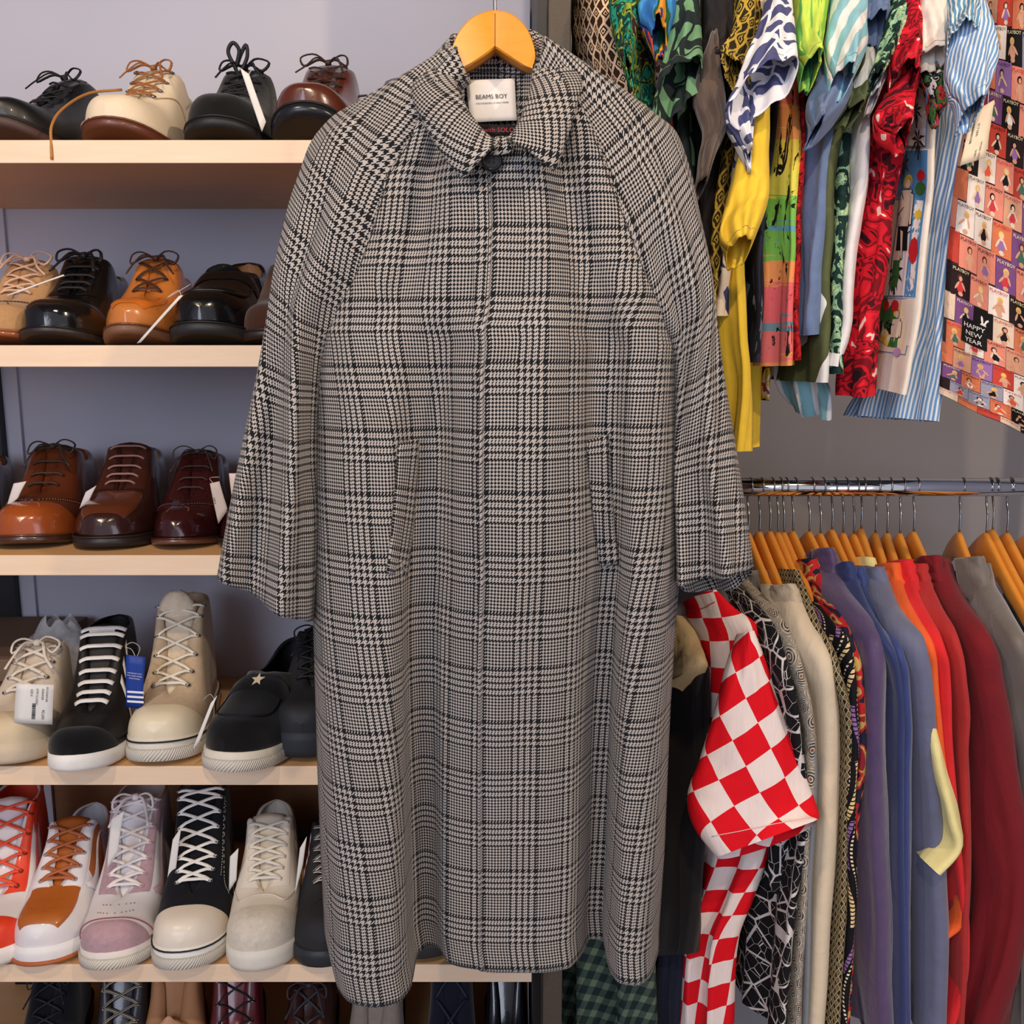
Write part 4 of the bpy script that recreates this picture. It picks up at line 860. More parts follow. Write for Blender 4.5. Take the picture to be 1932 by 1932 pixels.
# its hanger
hz = at(934, 26, 1.055); hg = empty('coat_hanger', hz, 'large honey coloured wooden hanger holding the checked coat', 'hanger')
MAINW = wood((226, 138, 34), (244, 164, 52), 2.2, .3)
def dome():
    out = []
    top = [(858, 140), (850, 118), (856, 88), (868, 62), (888, 40), (912, 28), (934, 24), (958, 28), (978, 40), (995, 60), (1006, 86), (1010, 112), (1004, 132)]
    bot = [(858, 142), (872, 134), (890, 125), (905, 116), (920, 106), (930, 98), (934, 95), (940, 98), (950, 105), (964, 114), (980, 124), (992, 130), (1004, 134)]
    T_ = crv([(x, y, 0) for x, y in top], 49); B_ = crv([(x, y, 0) for x, y in bot], 49); R = []
    for i in range(49):
        Yb = 1.045-.012*abs(i-24)/24
        a, b = at(T_[i].x, T_[i].y, Yb), at(B_[i].x, B_[i].y, Yb); ring = []
        for f, g_ in ((.0, .25), (0, .8), (.04, 1), (.96, 1), (1, .8), (1, .25)): ring.append(a.lerp(b, f)+Vector((0, -.009*g_, 0)))
        ring += [p+Vector((0, .018*1+0, 0)) for p in ring[::-1]]
        R.append(ring)
    mb = MB().grid(R, cu=True); n = len(mb.v); mb.f += [tuple(range(12))[::-1], tuple(range(n-12, n))]; mb.m += [0, 0]; return mb
dm = dome().build('wooden_neck', MAINW, hg); dm.data.set_sharp_from_angle(angle=radians(32))
MB().tube([at(934, 25, 1.0355), at(934, 60, 1.0355), at(934, 95, 1.0355)], .0004, 5).build('centre_joint', plain(150, 84, 24, nz=0), hg)
for sg, x0, x1 in ((-1, 884, 640), (1, 984, 1232)):
    A = crv([at(x0, 98, 1.072), at(lerp(x0, x1, .35), 190, 1.065), at(lerp(x0, x1, .7), 236, 1.055), at(lerp(x0, x1, .92), 290, 1.06)], 20)
    MB().tube(A, .015, 12, .5, up=Vector((0, 1, 0))).build('wooden_arm', MAINW, hg)
MB().tube(crv([hz+Vector((0, 0, -.006)), hz+Vector((0, 0, .05)), hz+Vector((.004, 0, .09)), hz+Vector((.022, 0, .11)), hz+Vector((.018, 0, .14)), hz+Vector((-.006, 0, .148)), hz+Vector((-.022, 0, .13))], 40), .0019, 10).build('hook', steel, hg)
# ---------------------------------------------------------------- clothes rails
YR = 1.5
zr = at(966, 919, YR).z; x0, x1 = SX1+.05, 1.05
rail = MB().tube([(x0, YR, zr), (x1, YR, zr)], .0148, 28).build('clothes_rail', chrome); tag(rail, 'polished chrome clothes rail carrying the lower row of shirts', 'rail')
zu = at(966, 0, YR).z+.20
rail = MB().tube([(x0, YR, zu), (x1, YR, zu)], .0148, 28).build('clothes_rail', chrome); tag(rail, 'chrome rail above the frame that carries the short-sleeved shirts', 'rail')
e = empty('rail_upright', (x1+.02, YR, 0), 'dark steel upright beyond the right edge that holds both rails', 'post')
MB().box((x1, YR-.02, .02), (x1+.03, YR+.02, 2.6)).build('post', brownmetal, e, False)
# hangers of the lower rail: (hook px at the rail, wood top px, wood top py)
HG = [(1413, 1412, 1004), (1449, 1433, 1002), (1460, 1453, 1001), (1469, 1468, 1003), (1486, 1479, 1003), (1502, 1496, 1001), (1531, 1527, 1002), (1549, 1548, 1005), (1583, 1570, 998), (1602, 1591, 1004), (1611, 1611, 1005), (1638, 1625, 996), (1654, 1652, 1004), (1676, 1674, 1005), (1705, 1698, 1005), (1727, 1724, 1002), (1823, 1810, 1003), (1881, 1861, 1004), (1891, 1873, 998), (1919, 1900, 1004), (1960, 1938, 1008)]
# garments of the lower rail: near edge from collar down
def auto_left(R, deep=.24, thin=.010, dl=.09):
    out = []; n = len(R)
    for i, p in enumerate(R):
        k = i/(n-1); dy = lerp(dl, deep, sm(0, .5, k)); out.append(Vector((p.x-thin, min(p.y+dy, 1.66), p.z-(.022 if i == 0 else .012)*sm(.5, 0, k))))
    return out
def yprof(n, y0=1.435, y1=1.25): return [lerp(y0, y1, sm(-.4, 3.0, i)) for i in range(n)]
def near(P, y0=1.435, y1=1.25):
    ys = yprof(len(P), y0, y1); return [at(p[0], p[1], p[2] if len(p) > 2 else ys[i]) for i, p in enumerate(P)]
def collar(parent, px, py, mat, w=34, h=58, Y=1.43, lean=12):
    L = pts([(px-w*.98, py+2), (px-w*.90, py+h*.35), (px-w*.60, py+h*.75), (px-w*.2, py+h*1.05)], (Y+.045, Y+.012)); R_ = pts([(px-1, py-3), (px+lean*.5, py+h*.33), (px+lean*.9, py+h*.7), (px+lean*1.2, py+h)], (Y, Y-.028))
    o, _ = cloth('collar', L, R_, mat, parent, th=.022, nk=18, na=28, power=.7); solid(o, .001, 0)
SEAMC = thr_d
TIP = {1548: -.004, 1570: -.008, 1591: -.014, 1611: -.016, 1625: -.028, 1652: -.034, 1674: -.034, 1698: -.032, 1724: -.022, 1810: -.042, 1861: -.03, 1873: -.03, 1900: -.03, 1938: -.03}
def garment(name, label, cat, mat, P, Y=(1.435, 1.25), H=None, YE=None, L=None, th=.028, grp=None, coll=None, folds=((.010, 1.7, .1, .3, .1), (.006, 3.9, .5, -.6, .2)), deep=.24, nk=44, seamk=None, uvs=1, uvrot=0, extra=None, cm=None, thin=.010, kth=None, ripple=0, hem=0):
    if H and len(P[0]) < 3:
        ts_ = TIP.get(H, 0)
        Xh = at(H, 1002, YR).x; Q = []; yp = 1.452
        for i, p in enumerate(P):
            if i < 4:
                lo, hi = 1.1, 1.6
                for _ in range(30):
                    m_ = (lo+hi)/2
                    if at(p[0], p[1], m_).x < Xh+.011+ts_*(1.5-m_)/.2: lo = m_
                    else: hi = m_
                yp = max(1.22, min(yp-.0 if i == 0 else yp-.01, lo))
            else: yp = lerp(yp, YE or 1.24+(H-1400)*.00014, .45)
            Q.append((p[0], p[1], yp))
        P = Q
    grp = grp or ('short-sleeved shirts on the upper rail' if P[0][1] < -100 else 'shirts on the lower clothes rail')
    R = near(P, *Y); Lx = auto_left(R, deep, .020 if H else thin) if L is None else near(L, Y[0]+.07, Y[1]+.07)
    rootp = R[0].lerp(Lx[0], .5); root = empty(name, rootp, label, cat, group=grp)
    o, surf = cloth('body' if not cm else 'body', Lx, R, mat, root, th=th, nk=nk, na=40, folds=folds, uvs=uvs, uvrot=uvrot, kth=kth or (lambda k: lerp(.75 if H else .35, 1, sm(0, .3, k))), power=.8, ripple=ripple, hem=hem)
    if coll: collar(root, *coll[:2], cm or mat, *coll[2:], **({'Y': R[0].y-.020} if H else {}))
    if seamk: MB().tube([surf(s, seamk+.02*sin(s*3), .0008) for s in [.25+.7*i/20 for i in range(21)]], .0007, 5).build('shoulder_seam', SEAMC, root)
    return root, surf
LS = 'long-sleeved shirt'
BL = c8
# behind the coat, near the floor of the picture
garment('check_garment', 'dark green and black checked garment hanging low, seen under the coat hem', 'shirt', tartan((30, 42, 42), (58, 74, 66), (96, 108, 92), .024), [(1110, 1100, 1.44), (1215, 1190, 1.36), (1228, 1400, 1.34), (1232, 1700, 1.33), (1240, 1980, 1.33)], L=[(1062, 1110, 1.5), (1060, 1200, 1.44), (1052, 1400, 1.42), (1050, 1700, 1.42), (1046, 1980, 1.42)], th=.05, folds=((.016, 2.5, .1, .2, .1), (.008, 5, .3, .2, .1)))
r, sf = garment('colour_block_shirt', 'beige and black colour-block shirt between the coat and the red checked shirt', 'shirt', fabric(30, 28, 30), [(1292, 1165, 1.42), (1310, 1215, 1.36), (1325, 1262, 1.31), (1328, 1400, 1.29), (1318, 1600, 1.29), (1298, 1800, 1.29)], L=[(1270, 1168, 1.48), (1262, 1230, 1.45), (1254, 1300, 1.42), (1246, 1500, 1.4), (1240, 1700, 1.4), (1240, 1800, 1.4)], th=.04)
bge = fabric(206, 180, 134)
cloth('shoulder_panel', near([(1268, 1162, 1.46), (1262, 1230, 1.42), (1256, 1300, 1.39), (1258, 1340, 1.39)]), near([(1292, 1163, 1.40), (1312, 1213, 1.34), (1325, 1250, 1.295), (1280, 1300, 1.33)]), bge, r, th=.046, nk=24)
garment('navy_shirt', 'navy garment showing below the black colour-block shirt', 'shirt', fabric(28, 32, 50), [(1296, 1500, 1.36), (1296, 1700, 1.34), (1290, 1800, 1.34), (1275, 1980, 1.34)], L=[(1250, 1500, 1.44), (1245, 1700, 1.42), (1238, 1800, 1.42), (1225, 1980, 1.42)], Y=(1.36, 1.34), th=.03)
# red and white checks
RC = checker((222, 16, 32), (246, 228, 222), .0385, .02)
RC2 = checker((222, 16, 32), (246, 228, 222), .0405, -.42)
r, sf = garment('checked_shirt', 'bold red and white checkerboard short-sleeved shirt beside the coat', 'shirt', checker((222, 16, 32), (246, 228, 222), .0385, .12), [(1345, 1110, 1.36), (1385, 1150, 1.33), (1428, 1195, 1.30), (1440, 1330, 1.30), (1446, 1500, 1.30), (1450, 1600, 1.30), (1418, 1700, 1.30), (1388, 1790, 1.30), (1380, 1980, 1.30)],
    L=[(1292, 1135, 1.42), (1300, 1165, 1.41), (1318, 1215, 1.40), (1325, 1330, 1.38), (1322, 1500, 1.38), (1318, 1600, 1.37), (1300, 1700, 1.37), (1284, 1790, 1.37), (1272, 1980, 1.37)], th=.05, folds=((.012, 2.2, .2, .3, .3), (.005, 5.1, .5, -.4, .5)))
so, ssf = cloth('sleeve', pts([(1392, 1196), (1368, 1260), (1346, 1350), (1318, 1440), (1297, 1500), (1308, 1560), (1352, 1618)], (1.285, 1.20)), pts([(1420, 1190), (1446, 1250), (1467, 1320), (1500, 1410), (1530, 1490), (1545, 1535), (1541, 1548)], (1.285, 1.20)), RC2, r, th=.055, nk=50, na=60, folds=((.003, 1.6, .1, .2, .3),), hem=.01, power=.8)
MB().tube([sf(.18+.7*i/20, .075+.01*sin(i*.2), .001) for i in range(21)], .0006, 5).build('shoulder_seam', plain(190, 20, 30, nz=0), r)
MB().tube([ssf(.08+.84*i/24, .90, .0012) for i in range(25)], .0006, 5).build('sleeve_hem_stitching', plain(240, 200, 196, nz=0), so)
# monochrome prints
MG = weblines((22, 22, 26), (214, 208, 204), 24, .035)
r, _ = garment('print_shirt', 'black shirt with white geometric line print, directly behind the red checked shirt', 'shirt', MG, [(1398, 1096), (1450, 1172), (1490, 1285), (1512, 1420), (1528, 1560), (1500, 1700), (1470, 1980)], H=1378)
cloth('sleeve', pts([(1455, 1480), (1450, 1580), (1452, 1670), (1476, 1692)], (1.29, 1.28)), pts([(1520, 1480), (1532, 1560), (1540, 1606), (1490, 1690)], (1.29, 1.27)), MG, r, th=.03, nk=20)
BN = tiles((52, 56, 60), (190, 178, 160), (150, 60, 46), .030, .8)
garment('print_shirt', 'grey shirt with ornamental foulard tile print and tan highlights', 'shirt', BN, [(1402, 1084), (1468, 1160), (1516, 1280), (1532, 1440), (1524, 1600), (1514, 1760), (1508, 1980)], H=1396)
garment('tee_shirt', 'light grey ribbed-neck shirt squeezed between foulard shirt and cream polo', 'shirt', fabric(128, 132, 138), [(1440, 1078), (1475, 1160), (1510, 1270), (1532, 1400), (1530, 1600), (1520, 1980)], coll=(1441, 1078, 30, 50), cm=ribbed(176, 174, 170), th=.02, H=1412)
garment('polo_shirt', 'cream knitted polo with ribbed collar on the lower rail', 'shirt', fabric(222, 204, 176, .2), [(1499, 1108), (1525, 1178), (1556, 1250), (1568, 1340), (1565, 1500), (1556, 1720), (1546, 1980)], coll=(1496, 1104, 38, 64), cm=ribbed(226, 208, 180), th=.05, H=1433)
garment('print_shirt', 'black shirt with tiny gold diamond lattice, right of the cream polo', 'shirt', diamonds((34, 32, 30), (168, 150, 112), .0075), [(1506, 1076), (1545, 1175), (1582, 1270), (1604, 1400), (1596, 1600), (1580, 1980)], H=1453)
garment('print_shirt', 'black shirt with purple and yellow beaded dot rows', 'shirt', beads(), [(1546, 1140), (1588, 1200), (1612, 1290), (1610, 1500), (1606, 1720), (1594, 1980)], uvs=1, H=1479)
garment('print_shirt', 'navy shirt with red and gold paisley medallions, left of the purple shirt', 'shirt', blotch(((40, 38, 62), (34, 34, 56), (190, 40, 44), (200, 160, 90), (150, 40, 50)), 34, .4, 1), [(1536, 1056), (1564, 1120), (1604, 1200), (1624, 1290), (1626, 1450), (1610, 1700), (1600, 1980)], coll=(1537, 1056, 30, 66), th=.026, H=1496)
garment('dress_shirt', 'purple iridescent shirt with a pointed collar', 'shirt', fabric(92, 66, 104, .5, .5, r2=64, g2=58, b2=100), [(1571, 1044), (1594, 1100), (1638, 1172), (1658, 1245), (1658, 1420), (1660, 1620), (1668, 1820), (1678, 1980)], coll=(1570, 1036, 36, 72), th=.055, H=1527)
r, _ = garment('dress_shirt', 'dark plum shirt body with a pleated sleeve, behind the purple iridescent shirt', 'shirt', fabric(76, 40, 70, .3, .6), [(1628, 1090, 1.42), (1650, 1180, 1.36), (1668, 1370, 1.31), (1700, 1480, 1.30), (1722, 1590, 1.30), (1716, 1700, 1.31), (1702, 1830, 1.31), (1690, 1980, 1.31)], Y=(1.38, 1.27), th=.05, folds=((.010, 3, .2, .8, .3), (.005, 5.1, .5, -.4, .5)), ripple=.002)
NV1, NV2 = fabric(42, 54, 104, .3, .6), fabric(50, 66, 122, .3, .6)
garment('dress_shirt', 'dark navy blue shirt with collar, right of the purple shirt', 'shirt', NV1, [(1603, 1064), (1640, 1145), (1682, 1220), (1700, 1300), (1704, 1500), (1706, 1980)], coll=(1606, 1062, 32, 62), H=1548)
garment('dress_shirt', 'brighter royal blue shirt, left neighbour of the slate blue shirt', 'shirt', NV2, [(1624, 1076), (1660, 1160), (1696, 1230), (1712, 1320), (1712, 1500), (1712, 1980)], coll=(1628, 1074, 34, 66), H=1570)
garment('dress_shirt', 'slate grey-blue shirt with slubby weave', 'shirt', fabric(104, 110, 146, .3, .6, r2=96, g2=98, b2=112), [(1666, 1076), (1694, 1140), (1736, 1210), (1752, 1310), (1758, 1450), (1768, 1600), (1776, 1750), (1772, 1980)], coll=(1666, 1072, 42, 66), th=.055, H=1611)
r, _ = garment('dress_shirt', 'pale yellow shirt whose sleeve tip shows between slate blue and orange shirts', 'shirt', fabric(240, 228, 160), [(1650, 1052), (1672, 1120), (1704, 1220), (1738, 1300), (1758, 1370), (1776, 1440), (1800, 1540), (1811, 1606), (1774, 1652)], th=.034, H=1606, YE=1.228)
garment('dress_shirt', 'bright orange shirt between the pale yellow and the red shirts', 'shirt', fabric(236, 98, 42), [(1693, 1070), (1714, 1130), (1754, 1210), (1770, 1280), (1786, 1440), (1808, 1600), (1818, 1735), (1782, 1778)], Y=(1.435, 1.255), coll=(1692, 1064, 36, 62), H=1652)
garment('dress_shirt', 'scarlet red shirt right of the orange one', 'shirt', fabric(222, 40, 46), [(1718, 1062), (1738, 1130), (1776, 1210), (1790, 1300), (1796, 1480), (1814, 1690), (1819, 1850), (1790, 1980)], Y=(1.435, 1.26), coll=(1717, 1058, 32, 64), H=1674)
garment('dress_shirt', 'dusty crimson shirt between scarlet and burgundy', 'shirt', fabric(178, 46, 46), [(1744, 1070), (1768, 1130), (1808, 1215), (1824, 1350), (1826, 1500), (1822, 1780), (1818, 1980)], coll=(1743, 1066, 30, 60), H=1698)
garment('dress_shirt', 'deep burgundy shirt with a wide hanging sleeve', 'shirt', fabric(122, 24, 34), [(1768, 1054), (1794, 1120), (1850, 1200), (1872, 1290), (1906, 1450), (1936, 1640), (1914, 1800), (1872, 1932), (1862, 1980)], L=[(1746, 1060, 1.52), (1764, 1150, 1.46), (1812, 1262, 1.42), (1816, 1400, 1.40), (1820, 1560, 1.39), (1820, 1700, 1.39), (1816, 1800, 1.39), (1812, 1900, 1.39), (1810, 1980, 1.39)], coll=(1768, 1050, 34, 66), th=.06, H=1724)
garment('dress_shirt', 'taupe grey satin shirt hanging at the right end', 'shirt', fabric(112, 104, 98, .5, .45), [(1856, 1062), (1870, 1110), (1918, 1200), (1944, 1300), (1962, 1450), (1960, 1980)], L=[(1800, 1110, 1.52), (1826, 1200, 1.46), (1868, 1290, 1.42), (1880, 1400, 1.40), (1888, 1560, 1.39), (1900, 1980, 1.39)], coll=(1856, 1052, 52, 92), th=.05, H=1810)
garment('shirt', 'charcoal shirt whose dark inner collar shows inside the taupe satin one', 'shirt', fabric(44, 40, 42), [(1824, 1080, 1.46), (1850, 1180, 1.44), (1880, 1300, 1.43), (1900, 1980, 1.43)], L=[(1776, 1075, 1.53), (1800, 1180, 1.5), (1830, 1300, 1.48), (1850, 1980, 1.48)], th=.02)
garment('shirt', 'dark bottle green shirt cut off by the right edge', 'shirt', fabric(34, 50, 52), [(1990, 1100, 1.44), (2040, 1180, 1.36), (2060, 1400, 1.34), (2060, 1980, 1.33)], L=[(1893, 1120, 1.52), (1902, 1200, 1.46), (1920, 1400, 1.42), (1924, 1980, 1.42)], th=.04)
for i, (hx, px, py) in enumerate(HG):
    top = at(px, py, YR); x = top.x
    lbl = 'honey wooden hanger on the chrome rail, %s in the row' % ['leftmost, next to the coat cuff', 'second from the left', 'third from the left', 'fourth from the left', 'fifth from the left', 'sixth from the left', 'seventh from the left', 'eighth from the left', 'ninth from the left', 'tenth from the left', 'eleventh from the left', 'ninth from the right edge', 'sixth before the wide gap', 'fourth before the wide gap', 'third before the wide gap', 'last before the wide gap', 'first after the wide gap', 'fourth from the right edge', 'third from the right edge', 'second from the right edge', 'cut by the right edge'][i]
    if i == 11: lbl = 'honey wooden hanger on the chrome rail, fifth before the wide gap and raised higher'
    yaw = pi/2-math.atan2((hx-px)*.00085, .03)*.12
    root = empty('wooden_hanger', top, lbl, 'hanger', pi/2+TIP.get(px, random.Random(i).uniform(-.002, .002))/.2, group='wooden hangers on the lower clothes rail')
    if i == 0:
        hanger_build(root); hook_build(root, zr-top.z, side=1); H0 = root
    else:
        for ch in H0.children:
            if ch.name.startswith('wooden'):
                c = ch.copy(); COL.objects.link(c); c.parent = root
        hook_build(root, zr-top.z)
# ---------------------------------------------------------------- short-sleeved shirts on the upper rail
SH = 'short-sleeved shirt'
def upper(label, mat, P, sleeves=(), L=None, Y=(1.36, 1.27), th=.03, grp=None, deep=.22, name='printed_shirt', folds=((.009, 1.7, .1, .3, .0), (.005, 3.9, .5, -.6, .2)), smat=None, **kw):
    P = [(P[0][0], -200)]+list(P)
    if L: L = [(L[0][0], -200)]+list(L)
    root, surf = garment(name, label, 'shirt', mat, P, Y=Y, L=L, th=th, deep=deep, folds=folds, kth=lambda k: 1, **kw)
    for sv in sleeves:
        Ls, Rs = sv[0], sv[1]; Ya, Yb = sv[2] if len(sv) > 2 else (1.26, 1.20); t_ = sv[3] if len(sv) > 3 else .045
        o, sf = cloth('sleeve', pts(Ls, (Ya, Yb)), pts(Rs, (Ya, Yb)), sv[4] if len(sv) > 4 else smat or mat, root, th=t_, nk=34, na=48, folds=((.006, 1.3, .2, .4, .1), (.003, 3.1, .7, -.5, .1)), hem=.016, power=.8)
        solid(o, .0012, 0)
        MB().tube([sf(.06+.88*i/20, .93, .0006) for i in range(21)], .0003, 5).build('sleeve_hem_stitching', plain(120, 112, 104, nz=0), o)
    return root, surf
upper('brown and cream shirt with diamond ikat lattice, leftmost on the upper rail', diamonds((34, 26, 24), (226, 196, 164), .014, (70, 40, 28)), [(1140, -40), (1152, 60), (1172, 140), (1188, 200), (1200, 420)], L=[(1092, -40, 1.45), (1094, 60, 1.45), (1098, 140, 1.45), (1104, 200, 1.45), (1110, 420, 1.45)], Y=(1.36, 1.30), th=.05)
upper('teal green shirt with a rolled marbled sleeve on the upper rail', blotch(((24, 92, 76), (40, 150, 120), (20, 60, 52), (150, 170, 60), (60, 34, 40)), 30, 2.2, 1), [(1205, -40), (1212, 60), (1216, 150), (1222, 320)],
      [([(1150, -60), (1151, 20), (1162, 80), (1182, 128)], [(1192, -60), (1201, 20), (1202, 70), (1190, 122)])])
upper('maroon and beige floral shirt deep between the teal and the green tribal shirts', blotch(((84, 30, 34), (60, 24, 28), (196, 160, 150), (220, 190, 180), (120, 60, 50)), 26, 1.5, 2), [(1236, -40), (1245, 60), (1248, 160), (1246, 320)])
upper('shirt in blue, orange and green patches with a small cuffed sleeve', blotch(((58, 120, 190), (70, 150, 210), (40, 90, 60), (226, 150, 50), (60, 60, 140), (210, 80, 60)), 20, .3, 0), [(1256, -60), (1258, 60), (1262, 150), (1266, 300)],
      [([(1194, -60), (1199, 10), (1208, 40), (1230, 70)], [(1270, -60), (1278, -10), (1272, 30), (1256, 62)])])
TR = leafy((34, 44, 44), (112, 156, 116), 22, .35, 2.2)
upper('dark green shirt with pale green tribal spiral print', TR, [(1288, -40), (1290, 60), (1290, 200), (1296, 330), (1300, 500)],
      [([(1272, -60), (1262, 40), (1250, 130), (1234, 216)], [(1318, -60), (1320, 20), (1324, 80), (1322, 112)])])
upper('charcoal black shirt with a crumpled brown sleeve', blotch(((28, 26, 30), (36, 34, 36), (44, 40, 40)), 8, .5), [(1384, -40), (1384, 80), (1378, 160), (1358, 250), (1336, 340), (1328, 520)],
      [([(1322, -60), (1326, 40), (1322, 90), (1330, 120)], [(1386, -60), (1386, 40), (1382, 90), (1366, 130)], (1.26, 1.24), .04),
       ([(1338, 80), (1318, 130), (1308, 190), (1326, 250), (1318, 300), (1316, 346)], [(1352, 70), (1356, 130), (1366, 180), (1370, 240), (1350, 290), (1330, 350)], (1.24, 1.20), .04, fabric(96, 78, 66, .4, .6, r2=70, g2=58, b2=54))], L=[(1290, -40, 1.42), (1286, 80, 1.42), (1276, 160, 1.42), (1270, 250, 1.42), (1270, 340, 1.42), (1275, 520, 1.42)])
upper('black and ochre gold shirt with zigzag pattern', diamonds((52, 44, 20), (188, 156, 62), .016, (30, 30, 20)), [(1428, -40), (1424, 60), (1416, 140), (1392, 220), (1366, 330), (1350, 450), (1344, 600)],
      [([(1386, -60), (1384, 40), (1380, 110), (1374, 155)], [(1428, -60), (1426, 20), (1420, 70), (1400, 120)])])
LF = leafy((238, 236, 240), (80, 84, 126), 24, .45, 2.6); LF2 = leafy((226, 208, 184), (62, 66, 110), 24, .45, 2.6)
upper('white shirt with navy leaf and line print and a large open sleeve', LF2, [(1440, -40), (1430, 100), (1410, 200), (1390, 300), (1370, 450), (1357, 596)],
      [([(1452, -60), (1436, 40), (1410, 110), (1370, 212)], [(1486, -60), (1494, 20), (1501, 80), (1506, 116)], (1.25, 1.17), .05, LF),
       ([(1402, 160), (1382, 200), (1368, 228), (1410, 294)], [(1452, 140), (1436, 180), (1424, 220), (1417, 292)], (1.24, 1.19), .03, LF)], L=[(1400, -40, 1.36), (1392, 100, 1.36), (1376, 200, 1.36), (1352, 300, 1.36), (1340, 450, 1.36), (1338, 596, 1.36)], th=.022)
YE = fabric(244, 204, 62)
upper('plain yellow shirt with a long drooping sleeve', YE, [(1452, 60), (1448, 200), (1430, 350), (1396, 480), (1402, 640), (1408, 740), (1394, 852)],
      [([(1432, 140), (1408, 230), (1386, 320), (1366, 400), (1358, 452), (1372, 474)], [(1450, 140), (1451, 210), (1450, 290), (1449, 370), (1440, 405), (1416, 462)], (1.25, 1.20), .05)], L=[(1420, 60, 1.35), (1400, 200, 1.35), (1370, 350, 1.35), (1352, 480, 1.34), (1352, 620, 1.34), (1366, 740, 1.34), (1382, 852, 1.34)], name='plain_shirt', th=.022)
cloth('back_panel', pts([(1394, 600), (1396, 700), (1396, 846)], 1.40), pts([(1440, 600), (1438, 700), (1433, 842)], 1.40), YE, bpy.data.objects['plain_shirt'], th=.012, nk=16)
upper('narrow indigo marbled shirt, right of the yellow one', blotch(((28, 30, 46), (40, 44, 66), (24, 26, 36), (110, 116, 136)), 30, 1.5, 3, None, .25), [(1470, 60), (1462, 250), (1436, 430), (1434, 600), (1430, 684)], th=.02)
upper('black shirt hem with palm trees and yellow figures, below the multicoloured brush shirt', blotch(((26, 24, 28), (34, 30, 32), (220, 180, 60), (230, 220, 200), (170, 60, 50)), 40, .8, 2), [(1480, 100), (1470, 400), (1452, 640), (1450, 756)], Y=(1.42, 1.38), th=.015)
upper('multicoloured shirt with brushed yellow, pink and green bands', brush(), [(1500, 60), (1500, 200), (1498, 350), (1496, 500), (1490, 690)],
      [([(1500, -60), (1496, 40), (1500, 100), (1516, 128)], [(1562, -60), (1558, 30), (1550, 90), (1542, 134)], (1.27, 1.22), .05, blotch(((170, 214, 90), (140, 196, 70), (196, 220, 90), (110, 180, 90), (120, 190, 190)), 22, 1, 3, None, .15)),
       ([(1508, 60), (1512, 110), (1520, 140)], [(1548, 60), (1548, 110), (1544, 138)], (1.29, 1.25), .03, fabric(40, 120, 140))], L=[(1470, 60, 1.36), (1450, 200, 1.36), (1438, 350, 1.36), (1424, 500, 1.36), (1430, 690, 1.36)], th=.022)
RS = blotch(((150, 24, 30), (196, 36, 40), (120, 20, 26)), 40, 1, 2, (30, 10, 14))
upper('thin red printed shirt between the brush-stroke and chambray shirts', RS, [(1516, 60), (1514, 250), (1508, 400), (1504, 560), (1506, 680)],
      [([(1552, -60), (1560, 20), (1552, 90), (1546, 146)], [(1574, -60), (1594, 36), (1572, 100), (1562, 146)], (1.28, 1.26), .03)], th=.018)
TS = stripes((132, 182, 194), (222, 222, 224), .030, .4, 0.0)
upper('white shirt with wide teal stripes, its tail hanging lowest in the middle', TS, [(1530, 60), (1530, 300), (1534, 560), (1545, 680), (1565, 740), (1564, 794)],
      [([(1574, -60), (1562, 40), (1556, 100), (1572, 148)], [(1630, -60), (1633, 30), (1634, 90), (1606, 152)], (1.27, 1.21), .05, stripes((140, 190, 202), (226, 224, 220), .026, .45, .5))], L=[(1480, 60, 1.42), (1476, 300, 1.42), (1470, 560, 1.42), (1466, 640, 1.42), (1464, 720, 1.42), (1492, 760, 1.42)], Y=(1.40, 1.34), th=.02)
CHM = fabric(112, 132, 168, .2, .85, r2=86, g2=106, b2=142)
upper('blue chambray shirt with turned-up sleeve', CHM, [(1590, 60), (1568, 200), (1552, 330), (1542, 450), (1538, 550), (1532, 632)],
      [([(1548, 120), (1532, 170), (1520, 212), (1534, 244)], [(1612, 110), (1608, 150), (1600, 190), (1545, 246)], (1.28, 1.22), .045),
       ([(1632, -60), (1630, 0), (1632, 46)], [(1672, -60), (1674, 0), (1677, 46)], (1.29, 1.25), .04)], L=[(1530, 60, 1.37), (1516, 200, 1.37), (1506, 330, 1.37), (1500, 450, 1.36), (1500, 550, 1.36), (1512, 632, 1.36)], name='chambray_shirt')
OL = blotch(((84, 92, 60), (88, 96, 62), (84, 90, 60), (232, 232, 228)), 14, .6, 0)
upper('olive green shirt with large white flowers', OL, [(1600, 60), (1588, 200), (1570, 330), (1564, 450), (1562, 600), (1556, 722)],
      [([(1622, 90), (1606, 150), (1596, 204)], [(1648, 80), (1644, 150), (1616, 222)], (1.285, 1.24), .035)])
DG = blotch(((22, 44, 42), (26, 54, 50), (150, 190, 150), (200, 220, 170)), 30, 2, 1, (16, 30, 30))
upper('dark green shirt with pale leaf outlines', DG, [(1620, 60), (1600, 250), (1590, 400), (1586, 560), (1582, 706)],
      [([(1686, -60), (1672, 30), (1658, 90), (1642, 142)], [(1704, -60), (1710, 10), (1712, 60), (1662, 144)], (1.275, 1.23), .04)])
upper('plain white shirt between dark green and red shirts', fabric(230, 226, 228), [(1650, 60), (1640, 200), (1632, 320), (1614, 450), (1600, 600), (1582, 692)],
      [([(1652, 110), (1646, 150), (1640, 186)], [(1684, 90), (1674, 140), (1656, 184)], (1.275, 1.25), .03)], name='plain_shirt')
RD = blotch(((34, 12, 22), (70, 14, 26), (196, 20, 38), (120, 14, 28), (200, 24, 42), (222, 34, 50), (240, 210, 200)), 17, 2.4, 1)
